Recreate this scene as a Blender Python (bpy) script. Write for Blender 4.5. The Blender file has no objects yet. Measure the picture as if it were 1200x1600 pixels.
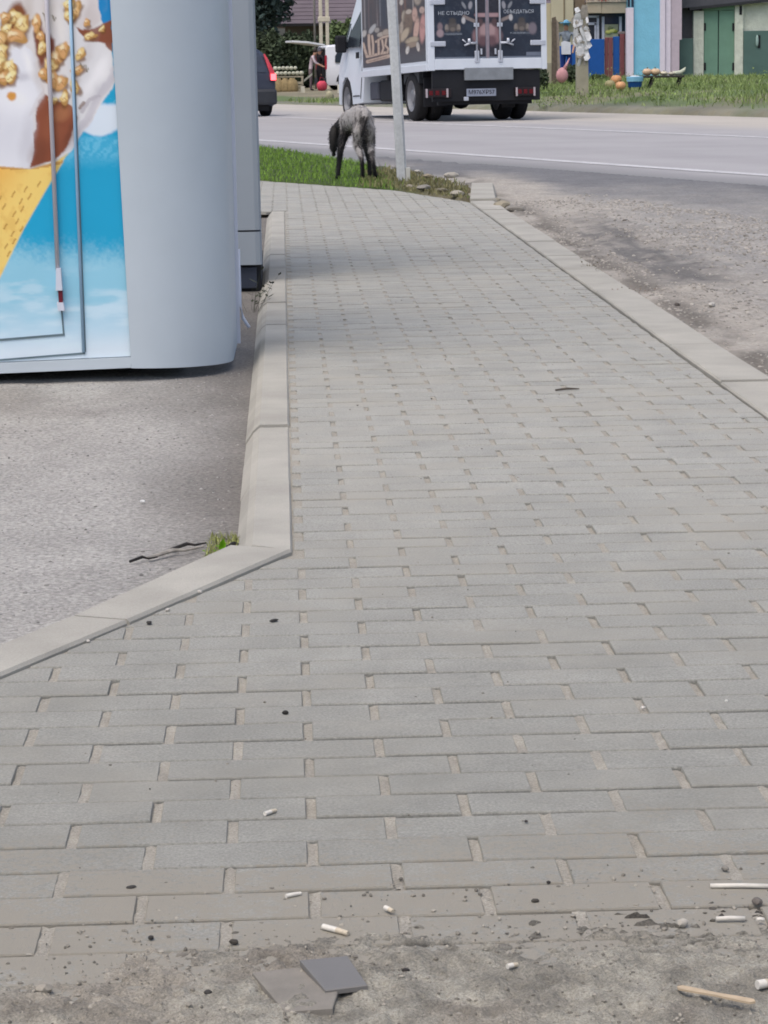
import bpy, bmesh, math, random
import numpy as np
from mathutils import Matrix, Vector
random.seed(7); RNG = np.random.default_rng(7)
C = bpy.context.scene.collection
SC = bpy.context.scene

# ------------------------------------------------------------------ camera, world, sun, exposure
FPX, HOR, CAMH, ROLL, YAW = 4060.0, 100.0, 1.0, .0158, .0362
PITCH = math.atan((800 - HOR) / FPX)
cam_d = bpy.data.cameras.new('camera'); cam = bpy.data.objects.new('camera', cam_d); C.objects.link(cam)
cam_d.sensor_width = 36; cam_d.sensor_fit = 'AUTO'; cam_d.lens = 36 * FPX / 1600
cam_d.clip_start = .1; cam_d.clip_end = 2000
cam.matrix_world = (Matrix.Translation((0, 0, CAMH)) @ Matrix.Rotation(-YAW, 4, 'Z') @
                    Matrix.Rotation(math.pi / 2 - PITCH, 4, 'X') @ Matrix.Rotation(-ROLL, 4, 'Z'))
SC.camera = cam
SUN_EL, SUN_AZ = math.radians(64), math.radians(214)     # azimuth from +Y (ahead) towards +X (right)
W = bpy.data.worlds.new('World'); SC.world = W; W.use_nodes = True
nt = W.node_tree; bg = nt.nodes['Background']
sky = nt.nodes.new('ShaderNodeTexSky'); sky.sky_type = 'NISHITA'; sky.sun_disc = False
sky.sun_elevation = SUN_EL; sky.sun_rotation = SUN_AZ
sky.air_density = .9; sky.dust_density = 4.5; sky.ozone_density = 1.0
nt.links.new(sky.outputs[0], bg.inputs[0]); bg.inputs[1].default_value = .15
sd = bpy.data.lights.new('sun', 'SUN'); sd.energy = .95; sd.angle = math.radians(55); sd.color = (1, .95, .87)
sun = bpy.data.objects.new('sun', sd); C.objects.link(sun)
sdir = Vector((math.sin(SUN_AZ) * math.cos(SUN_EL), math.cos(SUN_AZ) * math.cos(SUN_EL), math.sin(SUN_EL)))
sun.rotation_euler = sdir.to_track_quat('Z', 'Y').to_euler()
SC.cycles.filter_width = 1.8
SC.view_settings.view_transform = 'Standard'; SC.view_settings.look = 'None'
SC.view_settings.gamma = 1; SC.view_settings.exposure = .38; SC.view_settings.use_curve_mapping = False

# ------------------------------------------------------------------ measuring helpers (photo pixel + distance -> metres)
def ray(u, v):
    a, b = u - 600, v - 800; c, s = math.cos(ROLL), math.sin(ROLL)
    x = a * c - b * s; up = -(a * s + b * c)
    Y = FPX * math.cos(PITCH) + up * math.sin(PITCH); Z = -FPX * math.sin(PITCH) + up * math.cos(PITCH)
    return (x * math.cos(YAW) + Y * math.sin(YAW), -x * math.sin(YAW) + Y * math.cos(YAW), Z)
def at(u, v, gy):
    d = ray(u, v); t = gy / d[1]; return Vector((d[0] * t, gy, CAMH + d[2] * t))
def gnd(u, v, z=0.0):
    d = ray(u, v); t = (z - CAMH) / d[2]; return Vector((d[0] * t, d[1] * t, z))
def sstep(a, b, x):
    t = np.clip((x - a) / (b - a), 0, 1); return t * t * (3 - 2 * t)
def lin(r, g, b):
    f = lambda c: (c / 255 / 12.92) if c / 255 <= .04045 else ((c / 255 + .055) / 1.055) ** 2.4
    return (f(r), f(g), f(b))
def vnoise(x, y, seed=0):                      # smooth value noise in 0..1 on numpy arrays
    x = np.asarray(x, float); y = np.asarray(y, float)
    xi, yi = np.floor(x).astype(int), np.floor(y).astype(int); fx, fy = x - xi, y - yi
    fx = fx * fx * (3 - 2 * fx); fy = fy * fy * (3 - 2 * fy)
    def h(i, j):
        n = (i * 374761393 + j * 668265263 + seed * 1442695) & 0x7fffffff
        n = ((n ^ (n >> 13)) * 1274126177) & 0x7fffffff
        return ((n ^ (n >> 16)) & 0xffff) / 65535.0
    return (h(xi, yi) * (1 - fx) + h(xi + 1, yi) * fx) * (1 - fy) + (h(xi, yi + 1) * (1 - fx) + h(xi + 1, yi + 1) * fx) * fy
def fbm(x, y, seed=0, o=4):
    r, a, t = 0, .5, 0
    for k in range(o):
        r = r + a * vnoise(x * 2 ** k, y * 2 ** k, seed + k); t += a; a *= .5
    return r / t

# ------------------------------------------------------------------ materials
MATS = {}
def mat(name, col, rough=.75, var=.12, scale=8.0, bump=0.0, bscale=60.0, metal=0.0, spec=.4, emit=None, col2=None, island=0.0, objrand=0.0, attr=None, speck=0.0, sscale=160.0):
    """col: linear base; var: large-scale brightness variation; speck: fine light/dark grains; bump in metres."""
    if name in MATS: return MATS[name]
    m = bpy.data.materials.new(name); m.use_nodes = True; MATS[name] = m
    n, l = m.node_tree.nodes, m.node_tree.links
    p = n['Principled BSDF']; p.inputs['Roughness'].default_value = rough; p.inputs['Metallic'].default_value = metal
    p.inputs['Specular IOR Level'].default_value = spec
    tc = n.new('ShaderNodeTexCoord'); geo = n.new('ShaderNodeNewGeometry')
    if attr:
        a = n.new('ShaderNodeVertexColor'); a.layer_name = attr; base = a.outputs['Color']
    else:
        r = n.new('ShaderNodeRGB'); r.outputs[0].default_value = (*col, 1); base = r.outputs[0]
    def tex(sc, det=4, rgh=.55):
        t = n.new('ShaderNodeTexNoise'); t.inputs['Scale'].default_value = sc; t.inputs['Detail'].default_value = det
        t.inputs['Roughness'].default_value = rgh; l.new(geo.outputs['Position'] if not attr == 'obj' else tc.outputs['Object'], t.inputs['Vector']); return t.outputs['Fac']
    def mixc(a, b, f):
        k = n.new('ShaderNodeMix'); k.data_type = 'RGBA'
        l.new(f, k.inputs['Factor'])
        for s, i in ((a, 6), (b, 7)):
            if isinstance(s, tuple): k.inputs[i].default_value = (*s, 1)
            else: l.new(s, k.inputs[i])
        return k.outputs[2]
    def ramp(f, lo, hi, a=0.0, b=1.0):
        k = n.new('ShaderNodeMapRange'); k.inputs[1].default_value = lo; k.inputs[2].default_value = hi
        k.inputs[3].default_value = a; k.inputs[4].default_value = b; l.new(f, k.inputs[0]); return k.outputs[0]
    def scalec(c, f):
        k = n.new('ShaderNodeVectorMath'); k.operation = 'SCALE'; l.new(c, k.inputs[0]); l.new(f, k.inputs['Scale']); return k.outputs[0]
    if col2: base = mixc(base, col2, ramp(tex(scale * .6), .42, .62))
    if var: base = scalec(base, ramp(tex(scale), .3, .7, 1 - var, 1 + var))
    if speck: base = scalec(base, ramp(tex(sscale, 2, .7), .3, .7, 1 - speck, 1 + speck))
    if island: base = scalec(base, ramp(geo.outputs['Random Per Island'], 0, 1, 1 - island, 1 + island))
    if objrand:
        oi = n.new('ShaderNodeObjectInfo'); base = scalec(base, ramp(oi.outputs['Random'], 0, 1, 1 - objrand, 1 + objrand))
    l.new(base, p.inputs['Base Color'])
    if bump:
        b = n.new('ShaderNodeBump'); b.inputs['Strength'].default_value = 1; b.inputs['Distance'].default_value = bump
        l.new(tex(bscale, 5, .65), b.inputs['Height']); l.new(b.outputs[0], p.inputs['Normal'])
    if emit:
        p.inputs['Emission Color'].default_value = (*emit[0], 1); p.inputs['Emission Strength'].default_value = emit[1]
    return m
def sm(name, rgb, k=.8, **kw): return mat(name, tuple(c * k for c in lin(*rgb)), **kw)

# ------------------------------------------------------------------ mesh builder and scene tree helpers
class MB:
    def __init__(s): s.v, s.f, s.m = [], [], []
    def poly(s, pts, faces, mi=0):
        o = len(s.v); s.v += [tuple(p) for p in pts]; s.f += [tuple(i + o for i in f) for f in faces]; s.m += [mi] * len(faces); return s
    def box(s, lo, hi, mi=0, bev=0.0, M=None):
        (x0, y0, z0), (x1, y1, z1) = lo, hi
        if bev:
            b = min(bev, .49 * min(x1 - x0, y1 - y0, z1 - z0)); bm = bmesh.new(); bmesh.ops.create_cube(bm, size=1)
            for v in bm.verts: v.co = Vector((x0 + (v.co.x + .5) * (x1 - x0), y0 + (v.co.y + .5) * (y1 - y0), z0 + (v.co.z + .5) * (z1 - z0)))
            bmesh.ops.bevel(bm, geom=bm.edges[:], offset=b, segments=2, affect='EDGES', profile=.5)
            pts = [v.co.copy() for v in bm.verts]; fs = [[v.index for v in f.verts] for f in bm.faces]; bm.free()
        else:
            pts = [Vector(p) for p in ((x0,y0,z0),(x1,y0,z0),(x1,y1,z0),(x0,y1,z0),(x0,y0,z1),(x1,y0,z1),(x1,y1,z1),(x0,y1,z1))]
            fs = [(0,3,2,1),(4,5,6,7),(0,1,5,4),(1,2,6,5),(2,3,7,6),(3,0,4,7)]
        if M: pts = [M @ p for p in pts]
        return s.poly(pts, fs, mi)
    def tube(s, path, r, n=8, mi=0, cap=True):
        path = [Vector(p) for p in path]; rr = r if isinstance(r, (list, tuple)) else [r] * len(path); o = len(s.v)
        for i, p in enumerate(path):
            d = (path[min(i + 1, len(path) - 1)] - path[max(i - 1, 0)]).normalized()
            a = d.orthogonal().normalized() if abs(d.z) < .9 else Vector((1, 0, 0)).cross(d).normalized()
            if abs(d.z) < .9: a = d.cross(Vector((0, 0, 1))).normalized()
            b = d.cross(a)
            for k in range(n):
                t = 2 * math.pi * k / n; s.v.append(tuple(p + rr[i] * (math.cos(t) * a + math.sin(t) * b)))
        for i in range(len(path) - 1):
            for k in range(n):
                s.f.append((o + i*n + k, o + i*n + (k+1) % n, o + (i+1)*n + (k+1) % n, o + (i+1)*n + k)); s.m.append(mi)
        if cap:
            s.f.append(tuple(o + k for k in range(n))[::-1]); s.m.append(mi)
            q = o + (len(path) - 1) * n; s.f.append(tuple(q + k for k in range(n))); s.m.append(mi)
        return s
    def lathe(s, prof, M, n=24, mi=0):            # prof: (radius, axial) list turned round local X
        o = len(s.v)
        for (r, a) in prof:
            for k in range(n):
                t = 2 * math.pi * k / n; s.v.append(tuple(M @ Vector((a, r * math.cos(t), r * math.sin(t)))))
        for i in range(len(prof) - 1):
            for k in range(n):
                s.f.append((o + i*n + k, o + i*n + (k+1) % n, o + (i+1)*n + (k+1) % n, o + (i+1)*n + k)); s.m.append(mi)
        return s
    def prism(s, pts, d, mi=0):                   # planar outline pushed along d
        n = len(pts); d = Vector(d); P = [Vector(p) for p in pts]; Q = [p + d for p in P]
        return s.poly(P + Q, [tuple(range(n))[::-1], tuple(range(n, 2*n))] + [(i, (i+1) % n, n + (i+1) % n, n + i) for i in range(n)], mi)
    def blob(s, c, r, sub=2, jit=.0, mi=0, seed=0, sq=(1, 1, 1)):
        bm = bmesh.new(); bmesh.ops.create_icosphere(bm, subdivisions=sub, radius=1); rg = random.Random(seed)
        pts = [Vector((v.co.x * sq[0], v.co.y * sq[1], v.co.z * sq[2])) * r * (1 + rg.uniform(-jit, jit)) + Vector(c) for v in bm.verts]
        fs = [[v.index for v in f.verts] for f in bm.faces]; bm.free(); return s.poly(pts, fs, mi)
    def mesh(s, name, mats, smooth=False):
        me = bpy.data.meshes.new(name); me.from_pydata(s.v, [], s.f); me.update()
        bm = bmesh.new(); bm.from_mesh(me); bmesh.ops.recalc_face_normals(bm, faces=bm.faces); bm.to_mesh(me); bm.free()
        for m in (mats if isinstance(mats, (list, tuple)) else [mats]): me.materials.append(m)
        if len(set(s.m)) > 1: me.polygons.foreach_set('material_index', s.m)
        if smooth: me.shade_smooth() if smooth is True else me.set_sharp_from_angle(angle=smooth); 
        if smooth and smooth is not True: me.polygons.foreach_set('use_smooth', [True] * len(me.polygons))
        return me
    def build(s, name, mats, parent=None, smooth=False, **tags):
        return link(name, s.mesh(name, mats, smooth), parent, **tags)
def link(name, me, parent=None, loc=None, **tags):
    o = bpy.data.objects.new(name, me); C.objects.link(o)
    if parent is not None: o.parent = parent
    if loc is not None: o.location = loc
    tag(o, **tags); return o
def tag(o, label=None, cat=None, group=None, kind=None):
    for k, v in (('label', label), ('category', cat), ('group', group), ('kind', kind)):
        if v: o[k] = v
    return o
def thing(name, label, cat, loc=(0, 0, 0), rot=(0, 0, 0), group=None):
    o = bpy.data.objects.new(name, None); C.objects.link(o); o.location = loc; o.rotation_euler = rot; o.empty_display_size = .2
    return tag(o, label, cat, group)
def grid_mesh(name, xs, ys, zf, mats, colf=None, tf=None):
    X, Y = np.meshgrid(xs, ys); nx, ny = len(xs), len(ys)
    Z = zf(X, Y); V = np.stack([X, Y, Z], -1).reshape(-1, 3)
    if tf is not None: V = tf(V)
    i = np.arange(nx * ny).reshape(ny, nx)
    F = np.stack([i[:-1, :-1], i[:-1, 1:], i[1:, 1:], i[1:, :-1]], -1).reshape(-1, 4)
    me = bpy.data.meshes.new(name); me.from_pydata(V.tolist(), [], F.tolist())
    me.materials.append(mats)
    if colf is not None:
        ca = me.color_attributes.new('Col', 'FLOAT_COLOR', 'POINT'); c = colf(X, Y).reshape(-1, 3)
        ca.data.foreach_set('color', np.concatenate([c, np.ones((len(c), 1))], 1).astype(np.float32).ravel())
    me.polygons.foreach_set('use_smooth', [True] * len(me.polygons)); return me
def raw_mesh(name, V, F, m, smooth=False):
    me = bpy.data.meshes.new(name); me.from_pydata([tuple(v) for v in V], [], [tuple(f) for f in F]); me.materials.append(m)
    if smooth: me.polygons.foreach_set('use_smooth', [True] * len(me.polygons))
    return me

# ------------------------------------------------------------------ terrain heights
RD = np.array([-.318, .948]); RN = np.array([.948, .318])       # road direction and its normal
def sval(x, y): return x * RN[0] + y * RN[1]
def rise(x, y):
    s = sval(x, y); right = .12 + .88 * sstep(2.5, 5.5, x)
    z = .12 * sstep(22.7, 23.1, s) + .13 * sstep(23.2, 24.8, s) + .1 * sstep(24.5, 27, s) + .15 * sstep(27, 33.5, s)
    return -.03 + z * right
def on_terrain(u, v):
    d = ray(u, v)
    for k in range(200, 4000):
        gy = k * .1; x = d[0] / d[1] * gy; z = CAMH + d[2] / d[1] * gy
        if z <= float(rise(np.float64(x), np.float64(gy))): return Vector((x, gy, z))
    return Vector((x, gy, z))

# ------------------------------------------------------------------ SETTING: ground, yard asphalt, road, verges
M_ground = mat('far_ground', lin(118, 112, 92), var=.25, scale=.4, bump=.03, bscale=6, attr='Col')
def far_col(X, Y):
    s = sval(X, Y); g = np.array(lin(112, 132, 78)) * .62; dirt = np.array(lin(165, 152, 128)) * .6; kerbc = np.array(lin(150, 146, 134)) * .62
    n = fbm(X * .8, Y * .35, 3); n2 = fbm(X * 2.3, Y * .9, 9)
    t = sstep(.40, .62, n)[..., None]; c = g * (1 - t * .55) + dirt * t * .55
    k = (1 - sstep(23.2, 24.2, s))[..., None] * (.35 + .65 * n2[..., None]); c = c * (1 - k) + kerbc * k
    lf = ((1 - sstep(2.0, 4.5, X)) * sstep(26.5, 28, s) )[..., None]; c = c * (1 - lf * .8) + dirt * lf * .8
    return c
xs = np.unique(np.concatenate([np.linspace(-60, 0, 25), np.arange(-2, 16, .2), np.linspace(16, 140, 40)]))
ys = np.unique(np.concatenate([np.linspace(20, 44, 20), np.arange(44, 90, .2), np.arange(90, 125, .6), np.linspace(125, 700, 40)]))
def far_z(X, Y):
    s = sval(X, Y); z = rise(X, Y) + .05 * (fbm(X * 1.1, Y * .9, 5) - .5) * sstep(23, 24.5, s) + .05 * (fbm(X * 2.7, Y * 2.1, 6) - .5) * sstep(22.8, 23.4, s)
    return np.where(s < 22.75, -.3, z)
link('ground', grid_mesh('ground', xs, ys, far_z, M_ground, far_col), kind='structure')
base = MB().poly([(-600, -60, -.35), (900, -60, -.35), (900, 1500, -.35), (-600, 1500, -.35)], [(0, 1, 2, 3)])
base.build('land', sm('land_soil', (120, 115, 92), .6), kind='structure')

M_yard = mat('yard_asphalt', (.3, .3, .3), attr='Col', rough=.9, var=.10, scale=2.2, bump=.008, bscale=70, speck=.36, sscale=90)
def yard_z(X, Y): return -.047 + .006 * (fbm(X * 3, Y * 3, 21) - .5) + .004 * (fbm(X * 22, Y * 14, 22) - .5)
ys2 = np.unique(np.concatenate([np.arange(3.6, 13, .05), np.linspace(13, 30, 30), np.linspace(-3, 3.6, 12)]))
xs2 = np.unique(np.concatenate([np.linspace(-9, -1.3, 16), np.arange(-1.3, 0.0, .05)]))
def yard_col(X, Y):
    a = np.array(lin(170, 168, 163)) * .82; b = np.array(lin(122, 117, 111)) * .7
    n = fbm(X * 3, Y * 1.2, 23); t = sstep(-.46, -.12, X + .3 * (n - .5) + .03 * (Y - 7))[..., None] * .85  # darker towards the kerb: soil, plus painted-in shade between kiosk and kerb
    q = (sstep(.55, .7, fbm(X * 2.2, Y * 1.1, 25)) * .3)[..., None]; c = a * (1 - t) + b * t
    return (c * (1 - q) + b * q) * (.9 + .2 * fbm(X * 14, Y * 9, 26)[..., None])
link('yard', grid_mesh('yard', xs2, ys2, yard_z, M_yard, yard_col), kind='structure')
sub = MB().poly([(-.6, -2, -.03), (1.4, -2, -.03), (1.4, 19, -.03), (-.02, 19, -.03), (-.02, 5.3, -.03), (-.6, 4.2, -.03)], [tuple(range(6))])
sub.build('sand_bed', sm('sand_bed', (176, 168, 150), .7, rough=.95, var=.1, bump=.004, bscale=200), kind='structure')

# road sheet + edge verge with gravel, sand and a worn patch of asphalt
M_road = mat('road_asphalt', (.3, .3, .3), rough=.85, var=.06, scale=.6, bump=.004, bscale=60, attr='Col', speck=.10, sscale=60)
def road_tf(V):
    o = V.copy(); o[:, 0] = V[:, 0] * RN[0] + V[:, 1] * RD[0]; o[:, 1] = V[:, 0] * RN[1] + V[:, 1] * RD[1]; return o
def road_col(S, T):
    a = np.array(lin(178, 176, 177)) * .76; dark = np.array(lin(148, 148, 148)) * .68; sand = np.array(lin(200, 193, 181)) * .76
    n = fbm(S * .9, T * .12, 31); n2 = fbm(S * 2.2, T * .35, 33)
    edge = (1 - sstep(10.4, 11.6, S + (n - .5) * .8))[..., None]; c = a * (1 - edge) + dark * edge
    far = sstep(17.6, 20.5, S + (n2 - .5) * 2.4)[..., None] * .85; c = c * (1 - far) + sand * far
    tr = (np.exp(-((S - 13.1) / .5) ** 2) + np.exp(-((S - 15.3) / .5) ** 2))[..., None] * .06
    return c * (1 - tr) * (.93 + .14 * n2[..., None])
rs = np.concatenate([[8.4, 9.6], np.arange(9.7, 22.81, .25)]); rt = np.unique(np.concatenate([np.arange(-15, 110, .8), np.linspace(110, 600, 60)]))
link('road', grid_mesh('road', rs, rt, lambda S, T: np.where(S < 9.65, -.062, -.034), M_road, road_col, road_tf), kind='structure')
M_line = sm('road_paint', (204, 203, 204), .8, rough=.7, var=.16, scale=3, speck=.2, sscale=20)
for s0, w in ((11.47, .20), (16.95, .22)):
    me = grid_mesh('road_marking', np.linspace(s0 - w/2, s0 + w/2, 4), np.arange(-10, 220, .5), lambda S, T: -.03 + 0*S, M_line, None, road_tf)
    link('road_marking', me, kind='structure')

M_verge = mat('verge_dirt', (.3, .3, .3), rough=.95, var=.10, scale=3, bump=.012, bscale=28, attr='Col', speck=.22, sscale=45)
PATCH = [gnd(u, v).xy for u, v in ((885, 338), (935, 340), (965, 352), (1010, 372), (1060, 392), (1110, 405), (1130, 425), (1075, 432), (1035, 422), (985, 395), (930, 366))]
def inpoly(X, Y, P):
    r = np.zeros(X.shape, bool); n = len(P)
    for i in range(n):
        (x0, y0), (x1, y1) = P[i][:2], P[(i + 1) % n][:2]
        c = ((y0 > Y) != (y1 > Y)) & (X < (x1 - x0) * (Y - y0) / (y1 - y0 + 1e-12) + x0); r ^= c
    return r
def soft_in(X, Y, P, j=.15):
    a = 0
    for dx, dy in ((0, 0), (j, 0), (-j, 0), (0, j * 4), (0, -j * 4), (j, j*2), (-j, -j*2)): a = a + inpoly(X + dx, Y + dy, P)
    return a / 7
def verge_col(X, Y):
    s = sval(X, Y); d = X - 1.54; n = fbm(X * 1.6, Y * .7, 41); n2 = fbm(X * 5, Y * 2.2, 43); n3 = fbm(X * 14, Y * 7, 45)
    sand = np.array(lin(184, 178, 168)) * .72; grey = np.array(lin(166, 164, 160)) * .68; dark = np.array(lin(104, 104, 106)) * .5; soil = np.array(lin(124, 118, 109)) * .6
    t = np.clip(sstep(.3, 1.1, d + (n - .5) * 1.1) * .9, 0, 1)[..., None]; c = sand * (1 - t) + grey * t
    k = sstep(.50, .68, n2)[..., None] * .45; c = c * (1 - k) + sand * k
    p = np.clip(soft_in(X + (n3 - .5) * .25, Y + (n2 - .5) * 1.2, PATCH) * 1.3, 0, 1)[..., None] * .78; c = c * (1 - p) + dark * p
    q = (np.exp(-((d - .10) / .10) ** 2) * sstep(.3, .56, n2))[..., None] * .9; c = c * (1 - q) + soil * q
    e = sstep(8.3, 10.2, s + (n - .5) * 2.0)[..., None]; road = np.array(lin(134, 134, 136)) * .64
    return (c * (1 - e) + road * e) * (.86 + .28 * n3[..., None])
def verge_z(X, Y):
    s = sval(X, Y); d = X - 1.54; f = 1 - sstep(8.8, 10.0, s)
    p = soft_in(X, Y, PATCH)
    z = -.035 + .05 * (fbm(X * 1.7, Y * .8, 51) - .5) * f + .045 * (fbm(X * 9, Y * 5, 52) - .5) * f * sstep(0.02, .3, d) - .012 * p
    z = z + .045 * np.exp(-((X - 1.95) / .45) ** 2 - ((Y - 17.6) / 1.3) ** 2) + .03 * np.exp(-((X - 1.75) / .2) ** 2 - ((Y - 18.4) / .8) ** 2)
    return np.minimum(z, -.004) * (1 - sstep(9.3, 10.2, s)) - .028 * sstep(9.3, 10.2, s)
xv = np.unique(np.concatenate([np.arange(1.0, 4.6, .045), np.linspace(4.6, 14, 30)])); yv = np.unique(np.concatenate([np.arange(5, 27, .06), np.linspace(-3, 5, 20), np.linspace(27, 34, 15)]))
def verge_zz(X, Y): return np.where((sval(X, Y) > 10.5) | (X < 1.40) & (Y < 21), -.12, verge_z(X, Y))
link('verge', grid_mesh('verge', xv, yv, verge_zz, M_verge, verge_col), kind='structure')

# pale paved turn beyond the last bricks, and the soil under the grass strip
M_path = sm('path_concrete', (196, 194, 187), .78, rough=.9, var=.07, scale=1.5, bump=.002, bscale=60, speck=.08)
pp = [(-.13, 18.25), (1.345, 18.25), (1.36, 19.0), (.9, 21.0), (-.2, 23.25), (-4.5, 31), (-6, 29), (-6, 22), (-1.0, 19.5), (-.13, 19.2)]
MB().poly([(x, y, -.009) for x, y in pp], [tuple(range(len(pp)))]).build('path', M_path, kind='structure')
GF = [(-4.5, 31.0), (-.2, 23.15), (.9, 20.95), (1.36, 18.95), (1.52, 21.4), (1.12, 25.2), (.66, 27.9), (-.28, 33.0), (-4.5, 45)]
xg = np.arange(-4.5, 1.7, .1); yg = np.arange(18.6, 45, .15)
def soil_z(X, Y): return np.where(inpoly(X, Y, GF), .0 + .03 * (fbm(X * 4, Y * 3, 61) - .3), -.08)
def soil_col(X, Y):
    a = np.array(lin(86, 108, 46)) * .5; b = np.array(lin(128, 122, 96)) * .6; t = sstep(.8, 1.15, X + .4 * (fbm(X * 5, Y * 3, 62) - .5))[..., None]
    return a * (1 - t) + b * t
link('strip_soil', grid_mesh('strip_soil', xg, yg, soil_z, mat('strip_soil', (.1,.1,.1), rough=.95, var=.25, scale=9, bump=.02, bscale=30, attr='Col'), soil_col), kind='structure')

# ------------------------------------------------------------------ SIDEWALK bricks
M_brick = sm('paver_concrete', (177, 176, 168), .72, rough=.74, var=.11, scale=5, bump=.0013, bscale=380, speck=.32, sscale=230, objrand=.05, spec=.55)
M_brick2 = sm('paver_concrete_far', (177, 176, 168), .72, rough=.74, var=.11, scale=5, bump=.0013, bscale=380, speck=.32, sscale=230, island=.05, spec=.55)
def add_dust_and_tone(m, amount):                              # trodden sand lying over the pavers in patches
    n, l = m.node_tree.nodes, m.node_tree.links; p = n['Principled BSDF']; src = p.inputs['Base Color'].links[0].from_socket
    g = n.new('ShaderNodeNewGeometry'); t1 = n.new('ShaderNodeTexNoise'); t1.inputs['Scale'].default_value = 2.6; t1.inputs['Detail'].default_value = 6
    t1.inputs['Roughness'].default_value = .68; l.new(g.outputs['Position'], t1.inputs['Vector'])
    r = n.new('ShaderNodeMapRange'); r.inputs[1].default_value = .46; r.inputs[2].default_value = .66; r.inputs[4].default_value = amount; l.new(t1.outputs['Fac'], r.inputs[0])
    k = n.new('ShaderNodeMix'); k.data_type = 'RGBA'; l.new(r.outputs[0], k.inputs['Factor']); l.new(src, k.inputs[6]); k.inputs[7].default_value = (*[c * .72 for c in lin(184, 180, 168)], 1)
    l.new(k.outputs[2], p.inputs['Base Color'])
    # darker mottled tone, strongest on the near pavers, fading out up the pavement
    p2 = n.new('ShaderNodeSeparateXYZ'); l.new(g.outputs['Position'], p2.inputs[0]); t2 = n.new('ShaderNodeTexNoise'); t2.inputs['Scale'].default_value = 6; t2.inputs['Detail'].default_value = 7; t2.inputs['Roughness'].default_value = .7; l.new(g.outputs['Position'], t2.inputs['Vector'])
    a1 = n.new('ShaderNodeMapRange'); a1.inputs[1].default_value = 6.5; a1.inputs[2].default_value = 2.9; a1.inputs[3].default_value = 0; a1.inputs[4].default_value = .62; l.new(p2.outputs['Y'], a1.inputs[0])
    a2 = n.new('ShaderNodeMapRange'); a2.inputs[1].default_value = .3; a2.inputs[2].default_value = .62; a2.inputs[3].default_value = .45; l.new(t2.outputs['Fac'], a2.inputs[0])
    mm = n.new('ShaderNodeMath'); mm.operation = 'MULTIPLY'; l.new(a1.outputs[0], mm.inputs[0]); l.new(a2.outputs[0], mm.inputs[1])
    k2 = n.new('ShaderNodeMix'); k2.data_type = 'RGBA'; l.new(mm.outputs[0], k2.inputs['Factor']); l.new(k.outputs[2], k2.inputs[6]); k2.inputs[7].default_value = (*[c * .66 for c in lin(134, 134, 124)], 1)
    # loose sand thinning out from the earth edge, grain by grain
    t3 = n.new('ShaderNodeTexNoise'); t3.inputs['Scale'].default_value = 75; t3.inputs['Detail'].default_value = 4; t3.inputs['Roughness'].default_value = .75; l.new(g.outputs['Position'], t3.inputs['Vector'])
    b1 = n.new('ShaderNodeMapRange'); b1.inputs[1].default_value = 3.75; b1.inputs[2].default_value = 3.0; b1.inputs[3].default_value = -.34; b1.inputs[4].default_value = .2; l.new(p2.outputs['Y'], b1.inputs[0])
    s1 = n.new('ShaderNodeMath'); s1.operation = 'ADD'; l.new(t3.outputs['Fac'], s1.inputs[0]); l.new(b1.outputs[0], s1.inputs[1])
    s2 = n.new('ShaderNodeMath'); s2.operation = 'MULTIPLY_ADD'; l.new(t2.outputs['Fac'], s2.inputs[0]); s2.inputs[1].default_value = .9; l.new(s1.outputs[0], s2.inputs[2])
    b2_ = n.new('ShaderNodeMapRange'); b2_.inputs[1].default_value = .98; b2_.inputs[2].default_value = 1.12; b2_.inputs[4].default_value = .9; l.new(s2.outputs[0], b2_.inputs[0])
    k3 = n.new('ShaderNodeMix'); k3.data_type = 'RGBA'; l.new(b2_.outputs[0], k3.inputs['Factor']); l.new(k2.outputs[2], k3.inputs[6]); k3.inputs[7].default_value = (*[c * .70 for c in lin(166, 160, 146)], 1); l.new(k3.outputs[2], p.inputs['Base Color'])
for m in (M_brick, M_brick2): add_dust_and_tone(m, .75)
walk = MB().poly([(-.6, 2, -.026), (1.4, 2, -.026), (1.4, 18.6, -.026), (0, 18.6, -.026), (0, 5.3, -.026), (-.55, 4.2, -.026)], [tuple(range(6))]).build('sidewalk', MATS['sand_bed'], kind='structure')
JX, JY, BL, BW = .21, .104, .1962, .0955
fill = []
def clip_poly(P, nx, ny, c):                          # keep nx*x + ny*y <= c
    out = []
    for i in range(len(P)):
        a, b = P[i], P[(i + 1) % len(P)]; da, db = nx*a[0] + ny*a[1] - c, nx*b[0] + ny*b[1] - c
        if da <= 0: out.append(a)
        if da * db < 0: t = da / (da - db); out.append((a[0] + t*(b[0]-a[0]), a[1] + t*(b[1]-a[1])))
    return out
def brick_mb(P, cx, cy, jz=0.0, mb=None, seed=0):
    rg = random.Random(seed); mb = mb or MB(); n = len(P); mx = sum(p[0] for p in P) / n; my = sum(p[1] for p in P) / n
    ch = .0011; ring = lambda k, z: [(p[0] - cx - k * np.sign(p[0] - mx) * 1, p[1] - cy - k * np.sign(p[1] - my), z) for p in P]
    tx, ty = rg.uniform(-.006, .006), rg.uniform(-.012, .012)
    tl = lambda x, y: jz + tx * (x - mx + cx) + ty * (y - my + cy)
    top = [(x, y, tl(x, y)) for x, y, z in ring(ch, 0)]; mid = [(x, y, tl(x, y) - .0022) for x, y, z in ring(0, 0)]; bot = ring(0, -.024)
    return mb.poly(bot + mid + top, [tuple(range(2*n, 3*n))] + [(i, (i+1) % n, n + (i+1) % n, n + i) for i in range(n)] + [(n+i, n+(i+1) % n, 2*n+(i+1) % n, 2*n+i) for i in range(n)])
DIAG = (gnd(456, 865).xy, gnd(0, 1060).xy)            # front line of the slanted kerb
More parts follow.
